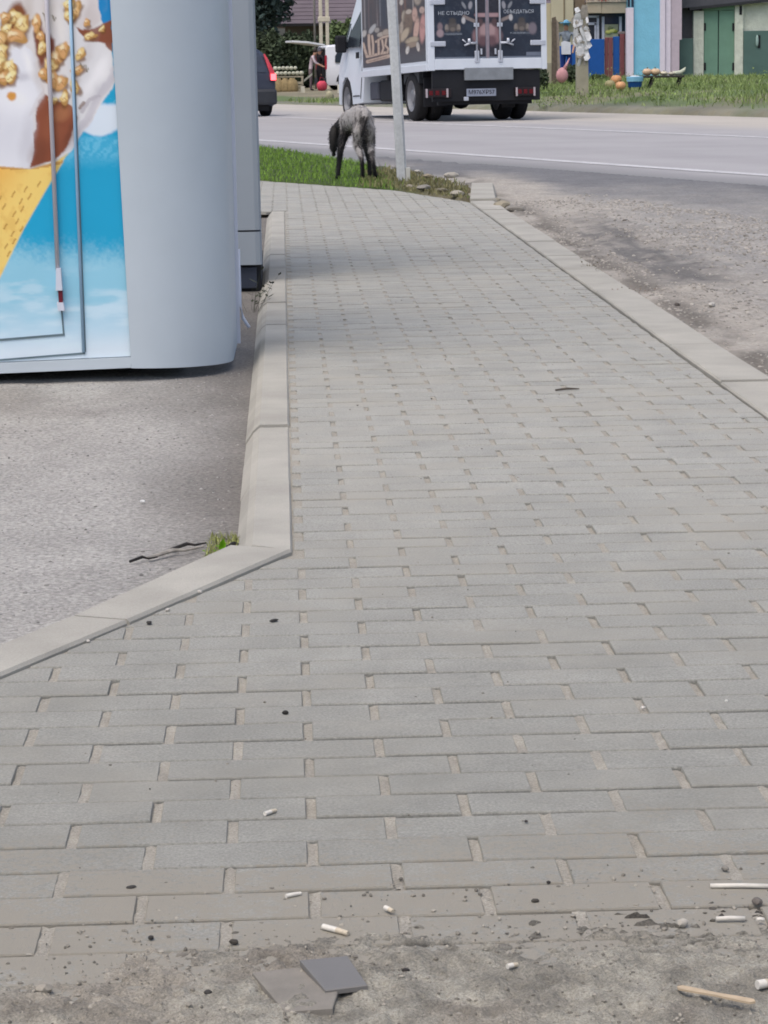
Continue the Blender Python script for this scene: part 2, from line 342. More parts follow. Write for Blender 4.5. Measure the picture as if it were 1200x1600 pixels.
dn = Vector((-(DIAG[0].y - DIAG[1].y), DIAG[0].x - DIAG[1].x)).normalized()  # points to the yard side
if dn.y < 0: dn = -dn
brks = []
for r in range(-6, 202):
    yc = 3.02 + r * JY; xo = .018 + (JX / 2 if r % 2 else 0)
    for ci in range(-9, 8):
        xc = xo + (ci + .5) * JX; hx, hy = BL / 2, BW / 2
        P = [(xc - hx, yc - hy), (xc + hx, yc - hy), (xc + hx, yc + hy), (xc - hx, yc + hy)]; full = True
        Q = clip_poly(P, 1, 0, 1.338)
        if yc > 18.3:
            for (ax, ay), (bx_, by_) in (((-.2, 23.15), (.9, 20.95)), ((.9, 20.95), (1.36, 18.95))):
                nn = Vector((-(by_ - ay), bx_ - ax)).normalized(); nn = nn if nn.y > 0 else -nn
                Q = clip_poly(Q, nn.x, nn.y, nn.dot(Vector((ax, ay))) - .02) if Q else Q
        elif xc < -.25 and yc > 6: continue
        elif yc > DIAG[0].y - .02: Q = clip_poly(Q, -1, 0, -.004) if Q else Q
        else: Q = clip_poly(Q, dn.x, dn.y, dn.dot(DIAG[0]) - .005) if Q else Q
        if len(Q) < 3: continue
        area = .5 * abs(sum(Q[i][0]*Q[(i+1) % len(Q)][1] - Q[(i+1) % len(Q)][0]*Q[i][1] for i in range(len(Q))))
        if area < .0012: continue
        brks.append((yc, xc, Q, area > .0192, r))
def in_frame(x, y): return y > 2.72 and abs(x - y * YAW) < .16 * y
brks.sort(key=lambda b: (not in_frame(b[1], b[0]), b[0]))
shared = [brick_mb([(-BL/2, -BW/2), (BL/2, -BW/2), (BL/2, BW/2), (-BL/2, BW/2)], 0, 0, 0, None, k).mesh('brick', M_brick) for k in range(14)]
far = MB()
for i, (yc, xc, Q, full, r) in enumerate(brks):
    jz = random.uniform(-.0016, .0012); jx, jy = random.uniform(-.002, .002), random.uniform(-.0007, .0007)
    if i < 296:
        if full: o = link('brick', random.choice(shared), walk, (xc + jx, yc + jy, jz)); o.rotation_euler.z = random.uniform(-.006, .006)
        else: link('brick', brick_mb(Q, xc, yc, 0, None, i).mesh('brick', M_brick), walk, (xc, yc, jz))
    else: brick_mb([(x + jx, y + jy) for x, y in Q], 0, 0, jz, far, i + 99)
far.build('far_bricks', M_brick2, walk, kind='stuff')
# joint sand, uneven, a little below the brick tops
M_jf = sm('joint_fill', (180, 175, 163), .72, rough=.97, var=.14, scale=14, bump=.003, bscale=260, speck=.25, sscale=300)
M_joint = sm('joint_sand', (150, 145, 134), .60, rough=.97, var=.14, scale=14, bump=.003, bscale=260, speck=.25, sscale=300)
xj = np.arange(-.62, 1.36, .03); yj = np.concatenate([np.arange(2.3, 9, .03), np.arange(9, 18.4, .1)])
def joint_z(X, Y):
    z = -.021 + .007 * (fbm(X * 9, Y * 9, 71) - .5) + .004 * (fbm(X * 2, Y * 2, 72) - .5)
    z = np.minimum(z, -.006)
    off = (Y > DIAG[0].y - .02) & (X < .0) | (Y <= DIAG[0].y - .02) & (X * dn.x + Y * dn.y > dn.dot(DIAG[0]))
    return np.where(off, -.06, z)
jo = link('joint_sand', grid_mesh('joint_sand', xj, yj, joint_z, M_joint), walk); jo['kind'] = 'stuff'

jp = MB(); rgj = random.Random(31)                     # sand packed into the short joints, higher than in the long ones
for r in range(-6, 147):
    yc = 3.02 + r * JY; xo = .018 + (JX / 2 if r % 2 else 0); w = (JX - BL) / 2 + .002
    for ci in range(-5, 8):
        xc = xo + ci * JX
        if xc > 1.33 or (yc > DIAG[0].y - .02 and xc < .005) or (yc <= DIAG[0].y - .02 and dn.dot(Vector((xc, yc + .04))) > dn.dot(DIAG[0]) - .01): continue
        lv = rgj.uniform(-.0042, -.0008); ys_ = (-.0525, -.026, 0, .026, .0525); o = [lv + rgj.uniform(-.0035, .0018) for _ in range(15)]
        jp.poly([(xc + kx * (w if abs(kx) else 0) , yc + yy, min(-.0012, o[a * 3 + b]) - (.0008 if b != 1 else 0)) for a, yy in enumerate(ys_) for b, kx in enumerate((-1, 0, 1))], [(a*3 + b, a*3 + b + 1, a*3 + b + 4, a*3 + b + 3) for a in range(4) for b in range(2)])
jp.build('joint_fill', M_jf, walk, True, kind='stuff')

def _strip(A, B, inner):
    return [(A.x, A.y, -.0035), (B.x, B.y, -.0035), (B.x + inner.x, B.y + inner.y, -.0045), (A.x + inner.x, A.y + inner.y, -.0045)]
MB().poly(_strip(DIAG[0] + dn * .004, DIAG[1] + dn * .004, dn * -.11), [(0, 1, 2, 3)]).poly(_strip(Vector((-.003, 5.30)), Vector((-.003, 18.2)), Vector((.025, 0))), [(0, 1, 2, 3)]).build('kerb_sand', M_jf, walk, kind='stuff')

# trodden earth covering the nearest bricks
EDGE = sorted([(g.x, g.y) for g in (gnd(u, v) for u, v in ((-150, 1590), (0, 1560), (130, 1525), (210, 1490), (330, 1500), (400, 1478), (520, 1466), (640, 1448), (700, 1462), (800, 1450), (900, 1455), (1000, 1448), (1100, 1455), (1250, 1462)))])
ex, ey = np.array([e[0] for e in EDGE]), np.array([e[1] for e in EDGE])
def earth_h(X, Y):
    b = np.interp(X, ex, ey) + .15 * (fbm(X * 9, Y * 9, 81) - .5); d = b - Y
    h = np.clip(d * .05 - .0012, -.008, .008) + .018 * (fbm(X * 26, Y * 20, 83) - .5) * sstep(-.03, .09, d) + .012 * (fbm(X * 70, Y * 52, 85) - .5) * sstep(-.12, .03, d) + .006 * (fbm(X * 190, Y * 150, 86, 2) - .5) * sstep(-.16, -.02, d)
    wet = np.exp(-((Y - 2.955 - .03 * np.sin(X * 14)) / .07) ** 2) * sstep(.12, .35, X)
    h = h + wet * .010 * (np.abs(fbm(X * 40, Y * 80, 87) - .5) * 5 - .8)
    return h - .006 * streak(X, Y)
def streak(X, Y):                                     # crusty cracks running across the trodden wet part
    f = fbm(X * 7 + 3, Y * 34, 97) - .5; f2 = fbm(X * 5 + 9, Y * 26, 98) - .5
    m = sstep(.02, .22, X) * np.exp(-((Y - 2.93) / .11) ** 4) + .35 * sstep(-.2, .0, X) * np.exp(-((Y - 2.88) / .09) ** 4)
    return np.clip(m, 0, 1) * np.maximum(np.exp(-(f / .022) ** 2), .8 * np.exp(-(f2 / .02) ** 2))
def earth_col(X, Y):
    n = fbm(X * 12, Y * 9, 91); n2 = fbm(X * 45, Y * 40, 92)
    a = np.array(lin(177, 173, 160)) * .8; b = np.array(lin(104, 100, 94)) * .56; red = np.array(lin(164, 152, 138)) * .68
    t = np.clip(sstep(.46, .72, n) * .4 + np.exp(-((Y - 2.95) / .08) ** 2) * sstep(.12, .42, X) * .95, 0, 1)[..., None]
    c = a * (1 - t) + b * t; k = sstep(.6, .75, fbm(X * 5, Y * 5, 95))[..., None] * .4
    c = c * (1 - k) + red * k
    return c * (1 - .8 * streak(X, Y)[..., None]) * (.62 + .76 * n2[..., None])
me = grid_mesh('earth', np.arange(-.62, .80, .0036), np.arange(2.5, 3.4, .0045), earth_h, mat('trodden_earth', (.3, .3, .3), rough=.97, var=.06, scale=30, bump=.007, bscale=200, attr='Col', speck=.3, sscale=300), earth_col)
tag(link('earth', me), kind='structure')

# ------------------------------------------------------------------ KERBS
M_kerb = sm('kerb_concrete', (186, 183, 173), .73, rough=.88, var=.15, scale=3.2, bump=.0012, bscale=260, speck=.10, sscale=300, objrand=.04)
def kerb_stone(parent, a, b, c, d, top, cham, low, mesh_seed=0):
    """a-b inner edge, d-c outer edge of the top (xy); cham = how far the sloped outer edge drops."""
    a, b, c, d = (Vector((p[0], p[1])) for p in (a, b, c, d)); mid = (a + b + c + d) / 4
    rg = random.Random(mesh_seed); dz = rg.uniform(-.0025, .0025); tw = rg.uniform(-.002, .002)
    out = ((d - a).normalized() + (c - b).normalized()).normalized() * cham[0]; ins = .004
    def ring(ai, z, o): return [Vector((p.x, p.y, z)) for p in (a - ins * o * (d - a).normalized(), b - ins * o * (c - b).normalized())]
    A, B = a, b
    inn = (d - a).normalized() * .005
    prof0 = [(a, low), (a, top - .006), (a + inn, top), (d - out * .15, top), (d + out * .35, top - cham[1] * .3), (d + out, top - cham[1]), (d + out, low)]
    prof1 = [(b, low), (b, top - .006), (b + inn, top), (c - out * .15, top), (c + out * .35, top - cham[1] * .3), (c + out, top - cham[1]), (c + out, low)]
    L = (b - a).normalized(); V = []
    for i, (pr, sgn) in enumerate(((prof0, 1), (prof1, -1))):
        for p, z in pr: V.append(Vector((p.x - mid.x, p.y - mid.y, z + dz + tw * sgn)) + Vector((L.x, L.y, 0)) * .0042 * sgn)
    n = 7; mb = MB().poly(V, [tuple(range(n)), tuple(range(n, 2*n))] + [(i, i + 1, n + i + 1, n + i) for i in range(n - 1)])
    return link('kerb_stone', mb.mesh('kerb_stone', M_kerb), parent, (mid.x, mid.y, 0))
ydirt = MB().box((-.1, 5.4, -.2), (-.01, 18.0, -.02)).build('kerb', MATS['sand_bed'], kind='structure')
yj_ = [5.30 + .965 * k for k in range(14)]
for k in range(13):
    y0, y1 = yj_[k], yj_[k + 1] + (.3 if k == 12 else 0); y0i = 5.31 if k == 0 else y0
    kerb_stone(ydirt, (.0, y0i), (.0, y1), (-.088, y1), (-.088, 5.385 if k == 0 else y0), .004, (.036, .05), -.2, k)
dk = MB().box((-.2, 5.1, -.2), (-.1, 5.2, -.03)).build('kerb', MATS['sand_bed'], kind='structure')
p0, p1 = DIAG; dd = (p1 - p0).normalized()
for k in range(3):
    a = p0 + dd * (k * .72 + (0 if k else .0)); b = p0 + dd * ((k + 1) * .72); w = .115
    ao = a + dn * w; bo = b + dn * w
    if k == 0: ao = Vector((-.128, 5.375)); a = Vector((.0, p0.y))
    kerb_stone(dk, a, b, bo, ao, .009, (.01, .03), -.2, 40 + k)
rk = MB().box((1.38, -1, -.2), (1.5, 18.8, -.02)).build('kerb', MATS['sand_bed'], kind='structure')
yr = [-.7 + 1.09 * k for k in range(19)]
for k in range(18):
    kerb_stone(rk, (1.348, yr[k]), (1.348, yr[k + 1]), (1.515, yr[k + 1]), (1.515, yr[k]), .008, (.02, .03), -.2, 60 + k)
kerb_stone(rk, (1.345, 18.93), (1.535, 21.4), (1.70, 21.3), (1.53, 18.93), .03, (.015, .03), -.2, 90)

# ------------------------------------------------------------------ KIOSK with ice-cream print
class Paint:                                          # flat print: layered soft shapes on a colour grid
    def __init__(s, U, V, base): s.U, s.V = U, V; s.c = np.zeros(U.shape + (3,)) + np.array(lin(*base))
    def mixm(s, m, rgb):
        m = np.clip(m, 0, 1)[..., None]; s.c = s.c * (1 - m) + np.array(lin(*rgb)) * m
    def poly(s, P, rgb, a=1.0): s.mixm(sum(inpoly(s.U + dx, s.V + dy, P).astype(float) for dx in (-.9, 0, .9) for dy in (-.9, 0, .9)) / 9 * a, rgb)
    def ell(s, cx, cy, rx, ry, rgb, ang=0, soft=.25, a=1.0, lump=0.0):
        c, n = math.cos(math.radians(ang)), math.sin(math.radians(ang)); x, y = s.U - cx, s.V - cy
        r = np.sqrt(((x * c + y * n) / rx) ** 2 + ((-x * n + y * c) / ry) ** 2)
        if lump: t = np.arctan2(y, x); q = cx * 1.7 + cy * .9; r = r * (1 + lump * np.sin(2 * t + q) + lump * .8 * np.sin(3 * t + 2.1 * q) + lump * .5 * np.sin(5 * t + q * 3))
        s.mixm((1 - sstep(1 - soft, 1 + soft, r)) * a, rgb)
    def line(s, P, w, rgb, a=1.0):
        d = np.full(s.U.shape, 1e9)
        for (x0, y0), (x1, y1) in zip(P[:-1], P[1:]):
            L = (x1-x0)**2 + (y1-y0)**2 + 1e-9; t = np.clip(((s.U-x0)*(x1-x0) + (s.V-y0)*(y1-y0)) / L, 0, 1)
            d = np.minimum(d, np.hypot(s.U - x0 - t*(x1-x0), s.V - y0 - t*(y1-y0)))
        s.mixm((1 - sstep(w * .35, w * .65, d)) * a, rgb)
def cone_print(U, V):
    wx, wy = 7 * (fbm(U * .07, V * .07, 111) - .5), 7 * (fbm(U * .07 + 50, V * .07, 112) - .5)
    on = (V < 246) * 1.0; U0, V0 = U, V; U, V = U + wx * on, V + wy * on
    p = Paint(U, V, (24, 156, 198)); n = fbm(U * .05, V * .05, 101); n2 = fbm(U * .25, V * .25, 102); n3 = fbm(U*.02, V*.09, 103)
    edge = 385 + 18 * (n - .5) + U * .08 - 12 + 26 * (n2 - .5)
    p.mixm(sstep(-22, 30, V - edge), (138, 194, 216)); p.mixm(sstep(430, 520, V + 60 * (n3 - .5)), (184, 212, 228)); p.mixm(sstep(505, 552, V), (206, 220, 230))
    p.mixm(sstep(.45, .7, n3) * sstep(400, 440, V) * .35, (205, 225, 236))
    b = sstep(204, 214, V + 14 * (n - .5)) * (1 - sstep(236, 262, V + 26 * (n2 - .5))); p.mixm(b * (.25 + .5 * sstep(.4, .65, n2)), (110, 190, 220))
    cl = sstep(156, 164, V) * (1 - sstep(198, 205, V + 7 * np.sin(U * .07) + 6 * (n - .5))); p.mixm(cl, (208, 220, 234))
    cl2 = sstep(126, 158, V) * (1 - cl) * sstep(.55, .75, n2) * (V < 160); p.mixm(cl2 * .5, (120, 200, 225))
    p.mixm((V < 34) & (U > 140), (20, 128, 188))
    p.mixm(sstep(.3, .62, fbm(U * .012, V * .02, 109)) * (V < -60), (222, 230, 238))
    # ice cream and chocolate
    p.poly([(-700, 60), (-700, 252), (0, 249), (48, 255), (86, 246), (108, 232), (130, 202), (160, 158), (179, 127), (172, 60), (158, 30), (150, 0), (150, -300), (60, -620), (-300, -760), (-700, -500)], (214, 212, 212))
    p.mixm(sstep(.45, .75, fbm(U * .02, V * .016, 104)) * inpoly(U, V, [(-700, -700), (-700, 248), (62, 248), (60, 150), (110, 60), (178, 100), (165, -20), (150, -700)]) * .45, (196, 188, 182))
    p.poly([(62, 150), (70, 140), (84, 150), (112, 160), (122, 178), (117, 196), (108, 224), (86, 242), (48, 253), (54, 215), (56, 196)], (134, 74, 50))
    p.ell(95, 172, 16, 10, (166, 110, 74), -20, .6, .8)
    p.poly([(118, 34), (140, 44), (176, 30), (176, 80), (165, 68), (148, 62), (132, 60), (118, 44)], (128, 72, 50))
    p.poly([(95, -4), (118, 8), (132, 44), (112, 36), (104, 20)], (208, 204, 202)); p.poly([(108, -10), (150, -10), (157, 30), (140, 44), (126, 40), (116, 14)], (206, 200, 200))
    p.poly([(0, 96), (22, 70), (36, 60), (52, 74), (64, 116), (68, 134), (54, 172), (52, 196), (56, 214), (48, 252), (0, 248), (-120, 250), (-120, 110)], (218, 220, 226))
    p.ell(38, 112, 14, 7, (188, 188, 196), -10, .8, .8); p.poly([(46, 176), (58, 166), (70, 142), (72, 128), (62, 140)], (200, 196, 198), .7)
    p.poly([(110, 42), (118, 38), (132, 58), (150, 64), (166, 72), (176, 88), (178, 118), (160, 150), (136, 182), (108, 232), (104, 226), (116, 196), (122, 180), (112, 150), (106, 110), (104, 70)], (212, 212, 214))
    p.poly([(178, 96), (178, 124), (150, 168), (108, 232), (120, 196), (150, 148), (168, 120)], (196, 194, 200), .8)
    p.line([(128, 170), (140, 152), (156, 146)], 6, (176, 172, 178), .8); p.line([(126, 164), (132, 156)], 5, (120, 96, 84), .8)
    for (x, y, a, b_, g, k, al) in ((130, 92, 9, 34, 24, (184, 178, 178), .5), (148, 118, 7, 30, 30, (236, 236, 238), .6), (164, 104, 8, 22, 10, (234, 234, 236), .5), (120, 120, 6, 30, 10, (178, 168, 162), .6), (24, 150, 26, 20, 0, (234, 236, 240), .6), (10, 200, 30, 36, 0, (204, 206, 214), .6), (44, 210, 10, 34, 8, (186, 186, 194), .6), (60, 110, 6, 26, -12, (188, 182, 180), .6), (46, 90, 5, 20, -20, (236, 236, 236), .6), (140, 20, 10, 20, -20, (186, 178, 174), .5), (128, 8, 8, 16, 20, (230, 228, 226), .5), (44, 20, 8, 30, 8, (182, 172, 164), .6), (82, 20, 8, 26, -4, (190, 180, 168), .5), (96, 40, 6, 26, -8, (226, 222, 216), .6), (158, 140, 6, 26, 38, (176, 174, 182), .6), (128, 196, 5, 26, 34, (178, 176, 184), .6)):
        p.ell(x, y, a, b_, k, g, .9, al)
    p.ell(62, 232, 12, 24, (104, 56, 38), 10, .7, .6); p.ell(110, 205, 6, 22, (100, 54, 38), 22, .7, .6); p.ell(84, 196, 12, 16, (152, 90, 62), 0, .8, .6)
    # dark hollows with nuts
    p.ell(26, 26, 15, 30, (124, 72, 40), 12, .25); p.ell(2, 66, 16, 22, (120, 72, 24), 10, .3); p.ell(12, 108, 14, 18, (150, 98, 34), 10, .4); p.ell(66, 66, 10, 34, (120, 66, 46), -6, .3); p.ell(80, 70, 9, 20, (118, 66, 52), -8, .3)
    rg = random.Random(3)
    nuts = [(24,20,9,9,0),(38,32,8,13,10),(14,40,7,9,30),(27,50,14,9,0),(2,52,9,12,0),(4,72,10,12,20),(-2,90,12,10,0),(18,96,9,11,-30),(8,112,9,9,0),(20,112,7,9,20),(59,32,5,13,5),(66,52,5,8,0),(68,70,6,9,10),(90,88,7,15,25),(82,96,8,9,-20),(100,74,7,10,10),(84,118,8,12,-20),(96,124,7,12,15),(70,108,6,7,0),(100,148,5,10,5),(118,132,6,11,-8),(84,150,6,5,0),(122,106,8,6,0),(118,14,7,13,15),(108,6,6,9,0),(110,22,6,7,0),(140,54,9,5,-15),(126,80,5,9,30),(160,44,5,3,-30),(136,34,4,6,25),(12,20,6,8,0)]
    nuts += [(rg.uniform(-600, -10), rg.uniform(-500, 160), rg.uniform(6, 11), rg.uniform(7, 13), rg.uniform(0, 90)) for _ in range(60)] + [(rg.uniform(-10, 140), rg.uniform(-400, -8), rg.uniform(6, 11), rg.uniform(7, 13), rg.uniform(0, 90)) for _ in range(30)]
    for i, (x, y, a, b_, g) in enumerate(nuts):
        col = rg.choice([(228, 206, 142), (224, 196, 132), (232, 216, 156), (216, 178, 122), (222, 200, 138), (206, 158, 104)])
        a *= 1.18; b_ *= 1.1
        p.ell(x + 1.5, y + 3, a * 1.12, b_ * 1.1, (112, 72, 34), g, .3, .8, .12); p.ell(x, y, a, b_, (176, 134, 76), g, .12, 1, .13); p.ell(x - .8, y - 1.4, a * .86, b_ * .8, col, g, .25, 1, .13)
        p.ell(x - a * .3, y - b_ * .35, a * .45, b_ * .34, (240, 228, 188), g, .6, .75, .15); p.line([(x - a * .5, y + b_ * .2), (x + a * .1, y - b_ * .1), (x + a * .4, y + b_ * .25)], 1.6, (170, 122, 66), .7)
    for x, y in ((70, 22), (84, 26), (126, 100), (134, 104)): p.line([(x, y - 5), (x + 2, y + 4), (x + 5, y - 1)], 2.6, (120, 112, 96), .8)
    p.ell(20, 142, 7, 7, (204, 146, 70), 0, .3)
    # wafer cone
    cone = [(-700, 250), (0, 249), (48, 255), (86, 246), (108, 232), (72, 290), (38, 348), (0, 424), (-30, 480), (-120, 640), (-700, 640)]
    m = sum(inpoly(U + dx, V + dy, cone).astype(float) for dx in (-.9, 0, .9) for dy in (-.9, 0, .9)) / 9; d = (U * .87 + (V - 249) * .5)
    p.mixm(m, (232, 200, 114)); p.mixm(m * sstep(58, -20, d + 10 * (n - .5)) * .8, (222, 160, 66)); p.mixm(m * sstep(.5, .72, fbm(U*.09, V*.07, 107)) * .5, (214, 172, 88))
    for k in range(10):
        for q in range(5):
            x = 84 - k * 11 - q * 20 + 4 * math.sin(q * 3.1 + k); y = 268 + k * 19 + q * 7
            if inpoly(np.array([x - 2]), np.array([y + 8.]), cone)[0]: p.line([(x, y), (x - 4.5, y + 7.5)], 2.2, (168, 118, 50), .85)
    p.mixm(m * (np.abs(V - (253 - .02 * (U - 40) ** 2 * .1)) < 2.5) * .7, (176, 120, 64))
    return p.c
KY = 8.78
KROOT = thing('ice_cream_kiosk', 'grey metal kiosk with rounded corner and large ice cream cone print on a blue sea', 'kiosk', (-.55, KY, -.045))
ko = Vector(KROOT.location)
M_kiosk = sm('kiosk_paint', (188, 199, 207), .95, rough=.40, var=.035, scale=3, bump=.0004, bscale=300, spec=.45)
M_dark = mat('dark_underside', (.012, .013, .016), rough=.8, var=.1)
M_white = sm('white_enamel', (216, 222, 236), .85, rough=.4, var=.03, scale=6)
zt = 2.5
def kz(u, v): return at(u, v, KY)
# the print panel: a gently leaning plane whose right edge follows the seam
seam_b, seam_t = at(205, 573, KY), at(172, 0, KY)
def kpt(u, v, dy=0.0): p = at(u, v, KY - dy); return p - ko
us = np.unique(np.concatenate([np.arange(-640, -40, 12.), np.arange(-40, 206, 1.5), [205.]])); vs = np.unique(np.concatenate([np.arange(-640, -60, 12.), np.arange(-60, 556, 1.7), [556.]]))
U, V = np.meshgrid(us, vs)
left_b, left_t = at(-640, 612, KY), at(-640, 0, KY)
def panel_xyz(U, V):                                   # bilinear: photo rows/columns to a flat leaning panel
    xr = seam_t.x + (seam_b.x - seam_t.x) * V / 573.0; k = (seam_b.x - at(0, 573, KY).x) / 205.0
    x = xr + (U - 205) * k; top = at(172, 0, KY).z; bot = at(205, 573, KY).z
    z = top + (bot - top) * V / 573.0 + (U - 205) * .0000372 * 0
    return x - ko.x, z + (U - 205) * (at(0, 582, KY).z - at(205, 573, KY).z) / -205.0 - ko.z
X, Z = panel_xyz(U, V); 
P3 = np.stack([X, np.zeros_like(X), Z], -1).reshape(-1, 3); ny, nx = U.shape; I = np.arange(nx * ny).reshape(ny, nx)
F = np.stack([I[:-1, :-1], I[1:, :-1], I[1:, 1:], I[:-1, 1:]], -1).reshape(-1, 4)
Uc = U + (205 - 172) * (1 - V / 573.0) * 0
# columns of the panel run parallel to the seam, so the print is drawn in the same leaning frame
Us = U - (205 - 172) * (1 - V / 573.0)
me = raw_mesh('printed_panel', P3, F, mat('kiosk_print', (1, 1, 1), rough=.32, var=.02, scale=5, attr='Col', spec=.4))
ca = me.color_attributes.new('Col', 'FLOAT_COLOR', 'POINT'); cc = np.clip(cone_print(Us, V).reshape(-1, 3) * 1.08, 0, .86)
ca.data.foreach_set('color', np.concatenate([cc, np.ones((len(cc), 1))], 1).astype(np.float32).ravel())
link('printed_panel', me, KROOT)
def pan(u, v, dy=0.0):                                 # point on the panel from photo pixel, dy in front of it
    uu = u + (205 - 172) * (1 - v / 573.0); x, z = panel_xyz(np.array(float(uu)), np.array(float(v))); return Vector((float(x), -dy, float(z)))
# wall behind the print, base rail, roof band
a, b, c, d = pan(204, -640, -.004), pan(204, 575, -.004), pan(-700, 575, -.004), pan(-700, -640, -.004)
MB().prism([a, b, c, d], (0, .05, 0)).build('front_wall', M_kiosk, KROOT)
MB().prism([pan(205, 557.5, .012), pan(205, 574, .012), pan(-700, 574, .012), pan(-700, 557.5, .012)], (0, .03, 0)).build('base_rail', M_kiosk, KROOT)
# rounded corner column as a loft, then the side wall
def col_sec(z, xs_, xr, n=16):
    r = (xr - xs_); pts = []
    for k in range(n + 1):
        t = math.pi / 2 * k / n; pts.append(Vector((xs_ + r * math.sin(t) - ko.x, (r * 1.05) * (1 - math.cos(t)) - .012, z - ko.z)))
    return pts
zb, zm = at(205, 573, KY).z - .004, at(172, 0, KY).z
secs = []
for k in range(7):
    f = k / 6 * 1.9; z = zb + (zm - zb) * f
    xs_ = seam_b.x + (seam_t.x - seam_b.x) * f; xr = at(365, 562, 9.12).x + (at(350, 0, 9.12).x - at(365, 562, 9.12).x) * f
    secs.append(col_sec(z, xs_ + .001, xr))
mb = MB(); n = len(secs[0])
secs[0] = [p + Vector((0, 0, (-.018) * (i / (n - 1)))) for i, p in enumerate(secs[0])]
back = []
for s_ in secs: back.append(s_ + [s_[-1] + Vector((.004, .55, 0)), s_[-1] + Vector((-.06, .55, 0))])
n2 = len(back[0]); mb.poly([p for s_ in back for p in s_], [(i*n2 + k, i*n2 + k + 1, (i+1)*n2 + k + 1, (i+1)*n2 + k) for i in range(6) for k in range(n2 - 1)])
mb.build('corner_column', M_kiosk, KROOT, smooth=math.radians(40))
low, topb = back[0], back[-1]
# white edge strip and the cable that curls out at its foot
e0, e1 = low[-2], topb[-2]
MB().prism([e0 + Vector((-.022, .002, 0)), e0 + Vector((.012, .002, 0)), e1 + Vector((.012, .002, 0)), e1 + Vector((-.022, .002, 0))], (0, .022, 0)).build('edge_strip', M_white, KROOT)
cb = e0 + Vector((.016, .02, .05))
MB().tube([cb + Vector((-.004, 0, .30)), cb + Vector((-.002, -.01, .10)), cb + Vector((.008, -.03, .045)), cb + Vector((.03, -.05, .012))], .006, 8).build('cable', M_white, KROOT, smooth=True)
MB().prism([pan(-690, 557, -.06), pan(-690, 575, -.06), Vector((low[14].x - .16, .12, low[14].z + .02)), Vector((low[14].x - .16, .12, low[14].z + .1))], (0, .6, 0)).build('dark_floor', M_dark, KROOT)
MB().prism([pan(205, -640, -.05) , pan(-700, -640, -.05), pan(-700, -700, -.05), pan(205, -700, -.05)], (0, .8, 0)).build('roof_band', M_kiosk, KROOT)
# door: groove, bar, latch, jamb trim
M_bar = sm('door_bar', (206, 203, 210), .85, rough=.35, var=.03)
M_seal = sm('door_groove', (112, 134, 144), .7, rough=.7)
def strip(u0, v0, u1, v1, w, dy, name, m, th=.006, vert=True):
    A, B = pan(u0, v0, dy), pan(u1, v1, dy); off = Vector((w / 2, 0, 0)) if vert else Vector((0, 0, w / 2))
    return MB().prism([A - off, A + off, B + off, B - off], (0, th, 0)).build(name, m, KROOT)
A, B = pan(64, -300, .014), pan(91, 414, .014)
MB().tube([A, B], .0075, 10).build('lock_bar', M_bar, KROOT, smooth=True)
lt = MB(); A, B = pan(92.5, 411, .03), pan(93.5, 446, .03); w = Vector((.011, 0, 0)); lt.prism([A - w*.7, A + w*.7, B + w, B - w], (0, .03, 0)); la = lt.build('latch', M_white, KROOT); lt = MB()
A, B = pan(95, 465, .03), pan(97, 478, .03); lt.prism([A - w, A + w, B + w, B - w], (0, .03, 0))
lt.build('latch_keeper', M_white, KROOT)
A, B = pan(94.5, 447, .024), pan(96, 466, .024); MB().prism([A - w*.55, A + w*.75, B + w*.6, B - w*.6], (0, .02, 0)).build('latch_catch', sm('red_plastic', (112, 18, 40), .8, rough=.5), la)
strip(96.5, 478, 99.5, 517, .005, .003, 'door_edge', M_seal); strip(101, 517, -400, 536.5, .007, .0032, 'door_edge', M_seal, vert=False)
A0, A1 = pan(100, -300, .008), pan(130.5, 546, .008)
MB().tube([A0, A1], .0048, 8).build('jamb_trim', sm('jamb_trim', (170, 205, 232), .85, rough=.35), KROOT, smooth=True)
strip(102.2, -300, 133.4, 546, .0042, .004, 'jamb_shadow_gap', M_seal); strip(133, 548, -400, 568, .006, .0034, 'jamb_shadow_gap', M_seal, vert=False)

# second booth behind it
B2 = thing('grey_booth', 'plain grey booth on a dark base squeezed behind the ice cream kiosk', 'booth', (-.12, 12.2, -.045))
M_booth = sm('booth_paint', (160, 170, 180), .8, rough=.45, var=.03, scale=3)
br, bt = at(410, 412, 12.2), at(398, 0, 12.2); bz = at(390, 414, 12.2).z; sz = at(390, 361, 12.2).z; o2 = Vector(B2.location)
def b2(x, y, z): return Vector((x, y, z)) - o2
lean = (bt.x - br.x) / (bt.z - br.z)
def bx(z): return br.x + lean * (z - br.z)
for nm, z0, z1 in (('wall', sz + .004, 2.6), ('lower_panel', bz, sz - .004)):
    bv = .03; prof = lambda z: [b2(-1.6, 12.2, z), b2(bx(z) - bv, 12.2, z), b2(bx(z) - bv * .3, 12.2 + bv * .3, z), b2(bx(z), 12.2 + bv, z), b2(bx(z) - .05, 13.4, z), b2(-1.6, 13.4, z)]
    lo, hi = prof(z0), prof(z1); MB().poly(lo + hi, [tuple(range(6))[::-1], tuple(range(6, 12))] + [(i, (i+1) % 6, 6 + (i+1) % 6, 6 + i) for i in range(6)]).build(nm, M_booth, B2)
MB().box(b2(-1.59, 12.21, bz), b2(bx(sz) - .01, 13.3, sz)).build('seam_gasket', M_dark, B2) if False else None
MB().box(b2(-1.5, 12.26, -.045), b2(br.x - .006, 13.2, bz - .002)).build('undercarriage', mat('booth_base_dark', (.02, .022, .028), rough=.7), B2)  # dark frame that carries the booth
MB().box(b2(-1.4, 12.225, -.03), b2(br.x - .028, 12.255, bz - .012), bev=.004).build('skirt_plate', sm('skirt_plate', (66, 74, 92), .55, rough=.5), B2)

